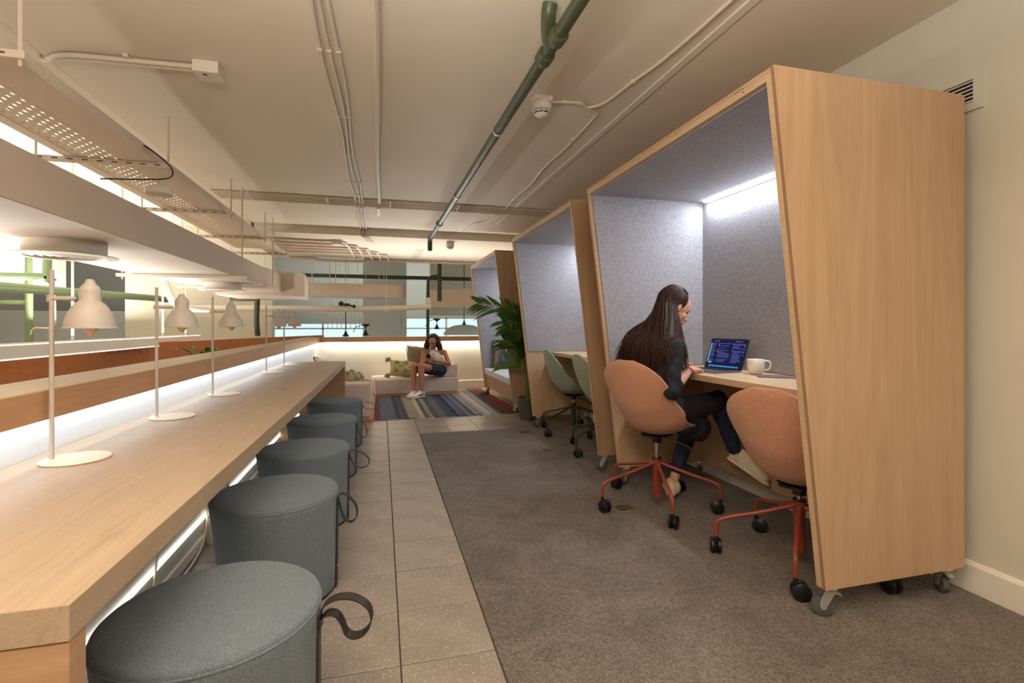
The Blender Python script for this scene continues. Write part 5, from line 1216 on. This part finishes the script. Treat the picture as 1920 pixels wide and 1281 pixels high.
# ---------------- woman with a phone on the far sofa
W2 = thing('person', 'woman with curly hair, white halter top and navy shorts on the sofa with a phone', 'person', (0.85, 8.5, 0))
hc2 = V((0.845, 8.50, 0.885)); HB2 = basis((-0.28, -0.80, -0.50), (-0.05, -0.45, 0.87))
pel2 = V((0.97, 8.62, 0.41)); ch2 = V((0.885, 8.60, 0.63)); nk2 = V((0.855, 8.565, 0.765))
sL2 = V((0.705, 8.60, 0.695)); sR2 = V((1.045, 8.55, 0.705)); eL2 = V((0.665, 8.50, 0.50)); eR2 = V((1.115, 8.45, 0.515)); wL2 = V((0.715, 8.33, 0.585)); wR2 = V((0.86, 8.30, 0.580))
hL2 = V((0.90, 8.56, 0.40)); hR2 = V((0.98, 8.46, 0.40)); kL2 = V((0.51, 8.25, 0.505)); kR2 = V((0.625, 8.17, 0.50)); aL2 = V((0.50, 8.13, 0.115)); aR2 = V((0.625, 8.08, 0.115))
phn = V((0.745, 8.24, 0.645))
TB2 = basis((-0.5, -0.85, 0), (0.1, 0.1, 1))
def body2(bm):
    head_prims(bm, hc2, HB2, 0.97); capsule(bm, nk2, hc2 - HB2 @ V((0.01, 0, 0.03)), 0.047, 0.045)
    ell(bm, pel2, (0.11, 0.15, 0.10), TB2); capsule(bm, pel2, ch2, 0.105, 0.105); ell(bm, ch2, (0.09, 0.135, 0.12), TB2); capsule(bm, sL2, sR2, 0.046, 0.046); capsule(bm, ch2, nk2, 0.08, 0.048)
    for a, b, c in ((sL2, eL2, wL2), (sR2, eR2, wR2)): capsule(bm, a, b, 0.043, 0.035); capsule(bm, b, c, 0.035, 0.023)
    hand_prims(bm, wL2, (0.20, -0.75, 0.55), (-0.85, -0.45, -0.1), (0.3, -0.1, 1), 0.55, 0.9, 0.009)
    hand_prims(bm, wR2, (-0.75, -0.50, 0.42), (0.35, -0.85, -0.1), (0, 0, 1), 0.55, 0.9, 0.009)
    for a, b, c in ((hL2, kL2, aL2), (hR2, kR2, aR2)): capsule(bm, a, b, 0.078, 0.056); capsule(bm, b, b.lerp(c, 0.35), 0.052, 0.051); capsule(bm, b.lerp(c, 0.3), c, 0.051, 0.032)
    for a in (aL2, aR2): capsule(bm, a, a + V((-0.01, -0.02, -0.06)), 0.033, 0.03); capsule(bm, a + V((-0.01, -0.01, -0.07)), a + V((-0.05, -0.07, -0.085)), 0.022, 0.012)
b2 = wblob('body', body2, 0.0048, M['skin2'], W2, iters=3)
face_parts(W2, hc2, HB2, 0.97, b2)
def top2(bm):
    capsule(bm, pel2 + V((0, 0, 0.08)), ch2, 0.118, 0.116); ell(bm, ch2 + V((-0.005, -0.01, -0.01)), (0.108, 0.142, 0.115), TB2)
    capsule(bm, ch2 + V((-.04, -0.045, 0.05)), nk2 + V((-0.01, -0.01, -0.045)), 0.062, 0.046); capsule(bm, ch2 + V((0.03, -0.045, 0.06)), nk2 + V((0.0, -0.01, -0.04)), 0.05, 0.046)
wblob('halter_top', top2, 0.006, M['whitecloth'], W2, iters=5)
def shorts2(bm):
    ell(bm, pel2, (0.135, 0.17, 0.105), TB2); capsule(bm, hL2, hL2.lerp(kL2, 0.45), 0.098, 0.088); capsule(bm, hR2, hR2.lerp(kR2, 0.48), 0.100, 0.092)
wblob('shorts', shorts2, 0.007, M['navyshort'], W2, iters=4, disp=0.010, dscale=16)
for a, toe in ((aL2, V((0.405, 7.985, 0.009))), (aR2, V((0.47, 7.925, 0.009)))):
    heel = V((a.x + 0.03, a.y + 0.045, 0.009))
    def sh(bm): shoe_prims(bm, heel + V((0, 0, 0.015)), toe + V((0, 0, 0.012)), (0, 0, 1), 0.105, 0.047); ell(bm, V((a.x, a.y, 0.085)), (0.045, 0.04, 0.03))
    s_ = wblob('shoe', sh, 0.005, M['shoe'], W2, iters=4)
    f = (toe - heel).normalized(); sdv = f.cross(V((0, 0, 1))); sdv = sdv if sdv.x > 0 else -sdv
    bm = N()
    pts = [heel.lerp(toe, t) + sdv * (0.040 + o) + V((0, 0, z)) for t, o, z in ((0.10, 0.0, 0.072), (0.22, 0.002, 0.056), (0.36, 0.003, 0.045), (0.50, 0.004, 0.05), (0.62, 0.0, 0.062))]
    tube(bm, smoothpath(pts, 4), [0.002 + 0.0085 * math.sin(min(1, i / 8) * PI / 2) if i < 8 else 0.0105 * (1 - (i - 8) / 9.0) + 0.001 for i in range(17)], 8); obj('shoe_emblem', bm, M['swoosh'], s_, smooth=True)
    def so2(bm):
        for t in (0.06, 0.25, 0.45, 0.65, 0.85): ell(bm, heel.lerp(toe, t) + V((0, 0, 0.012)), (0.055, 0.048, 0.014), basis(f, (0, 0, 1)))
    wblob('shoe_sole', so2, 0.006, M['shoe'], W2, iters=2)
    bm = N()
    for t in (0.36, 0.44, 0.52): p = heel.lerp(toe, t) + V((0, 0, 0.102 - (t - 0.36) * 0.16)); tube(bm, [p - sdv * 0.022, p + V((0, 0, 0.004)), p + sdv * 0.022], 0.003, 6)
    obj('laces', bm, M['whitecloth'], s_, smooth=True)
def hv2(bm):
    P = lambda x, y, z: hc2 + HB2 @ V((x, y, z))
    ell(bm, P(-0.042, 0, 0.035), (0.094, 0.09, 0.095), HB2); ell(bm, P(-0.06, 0, -0.03), (0.08, 0.11, 0.11), HB2)
    for s in (-1, 1): capsule(bm, P(-0.005, s * 0.078, 0.03), P(-0.0, s * 0.108, -0.075), 0.04, 0.052); capsule(bm, P(-0.02, s * 0.10, -0.06), P(-0.03, s * 0.105, -0.135), 0.05, 0.04)
h2 = wblob('hair', hv2, 0.006, M['hair2'], W2, iters=3, disp=0.010, dscale=45)
random.seed(8); bm = N()
for k in range(260):
    a = random.uniform(PI * 0.44, PI * 1.56); x = math.cos(a); y = math.sin(a)
    P = lambda x, y, z: hc2 + HB2 @ V((x, y, z))
    pts = [P(0.01, random.uniform(-.01, .01), 0.125), P(-0.02 + 0.085 * x, 0.092 * y, 0.09), P(-0.025 + 0.105 * x, 0.112 * y, 0.02)]
    for q in range(5):
        w_ = 0.012; pts.append(P(-0.03 + (0.105 + 0.004 * q) * x + w_ * math.sin(q * 2.3 + k), (0.118 + 0.008 * q) * y + w_ * math.cos(q * 2.1 + k), -0.015 - q * 0.034 + random.uniform(-.01, .01)))
    tube(bm, smoothpath(pts, 4), random.uniform(0.0025, 0.0045), 5)
hs = obj('hair_curls', bm, M['hair2'], h2, smooth='all'); hs['kind'] = 'stuff'
ph = thing('phone', 'dark smartphone held in both hands of the woman on the sofa', 'phone', phn)
ph.rotation_euler = (R(48), R(6), R(-14))
bm = N(); box(bm, (-0.037, -0.004, -0.074), (0.037, 0.004, 0.074), 0.003); obj('phone_body', bm, M['black'], ph, smooth=True)
bm = N(); box(bm, (-0.030, -0.0062, 0.035), (-0.002, -0.0038, 0.066), 0.001); obj('camera_bump', bm, M['keys'], ph)
bm = N(); lathe(bm, [(0, 0), (0.006, 0), (0.006, 0.001), (0, 0.001)], 12, (0.0, 0, 0), 'Y'); o = obj('lens', bm, M['chrome'], ph); o.location = (-0.016, -0.0075, 0.052)

# small leafy plant behind the parapet capping
t = thing('leafy_plant', 'few bright green leaves of a plant showing behind the parapet capping', 'plant', (-1.75, 5.6, 0.72))
bm = N(); lathe(bm, [(0, -0.2), (0.09, -0.2), (0.12, 0), (0.11, 0), (0.08, -0.18), (0, -0.18)], 20); obj('pot', bm, M['pot'], t, smooth=True)
random.seed(4)
for k in range(16):
    a = random.uniform(0, 6.28); L = random.uniform(0.10, 0.26); h = random.uniform(0.10, 0.24); d = V((math.cos(a), math.sin(a) * 1.8, 0)); bm = N()
    pts = [V((0, 0, 0)), V((0, 0, h * 0.7)) + d * L * 0.3, V((0, 0, h)) + d * L * 0.6, V((0, 0, h * 1.05)) + d * L * 0.8, V((0, 0, h * 0.98)) + d * L]
    w_ = d.cross(V((0, 0, 1))).normalized(); ws = (0.003, 0.004, 0.03, 0.026, 0.001)
    rows = [(bm.verts.new(p + w_ * q), bm.verts.new(p - V((0, 0, 0.006))), bm.verts.new(p - w_ * q)) for p, q in zip(pts, ws)]
    for A_, B_ in zip(rows, rows[1:]): bm.faces.new((A_[0], A_[1], B_[1], B_[0])); bm.faces.new((A_[1], A_[2], B_[2], B_[1]))
    obj('leaf', bm, M['leaf2'], t, smooth='all')
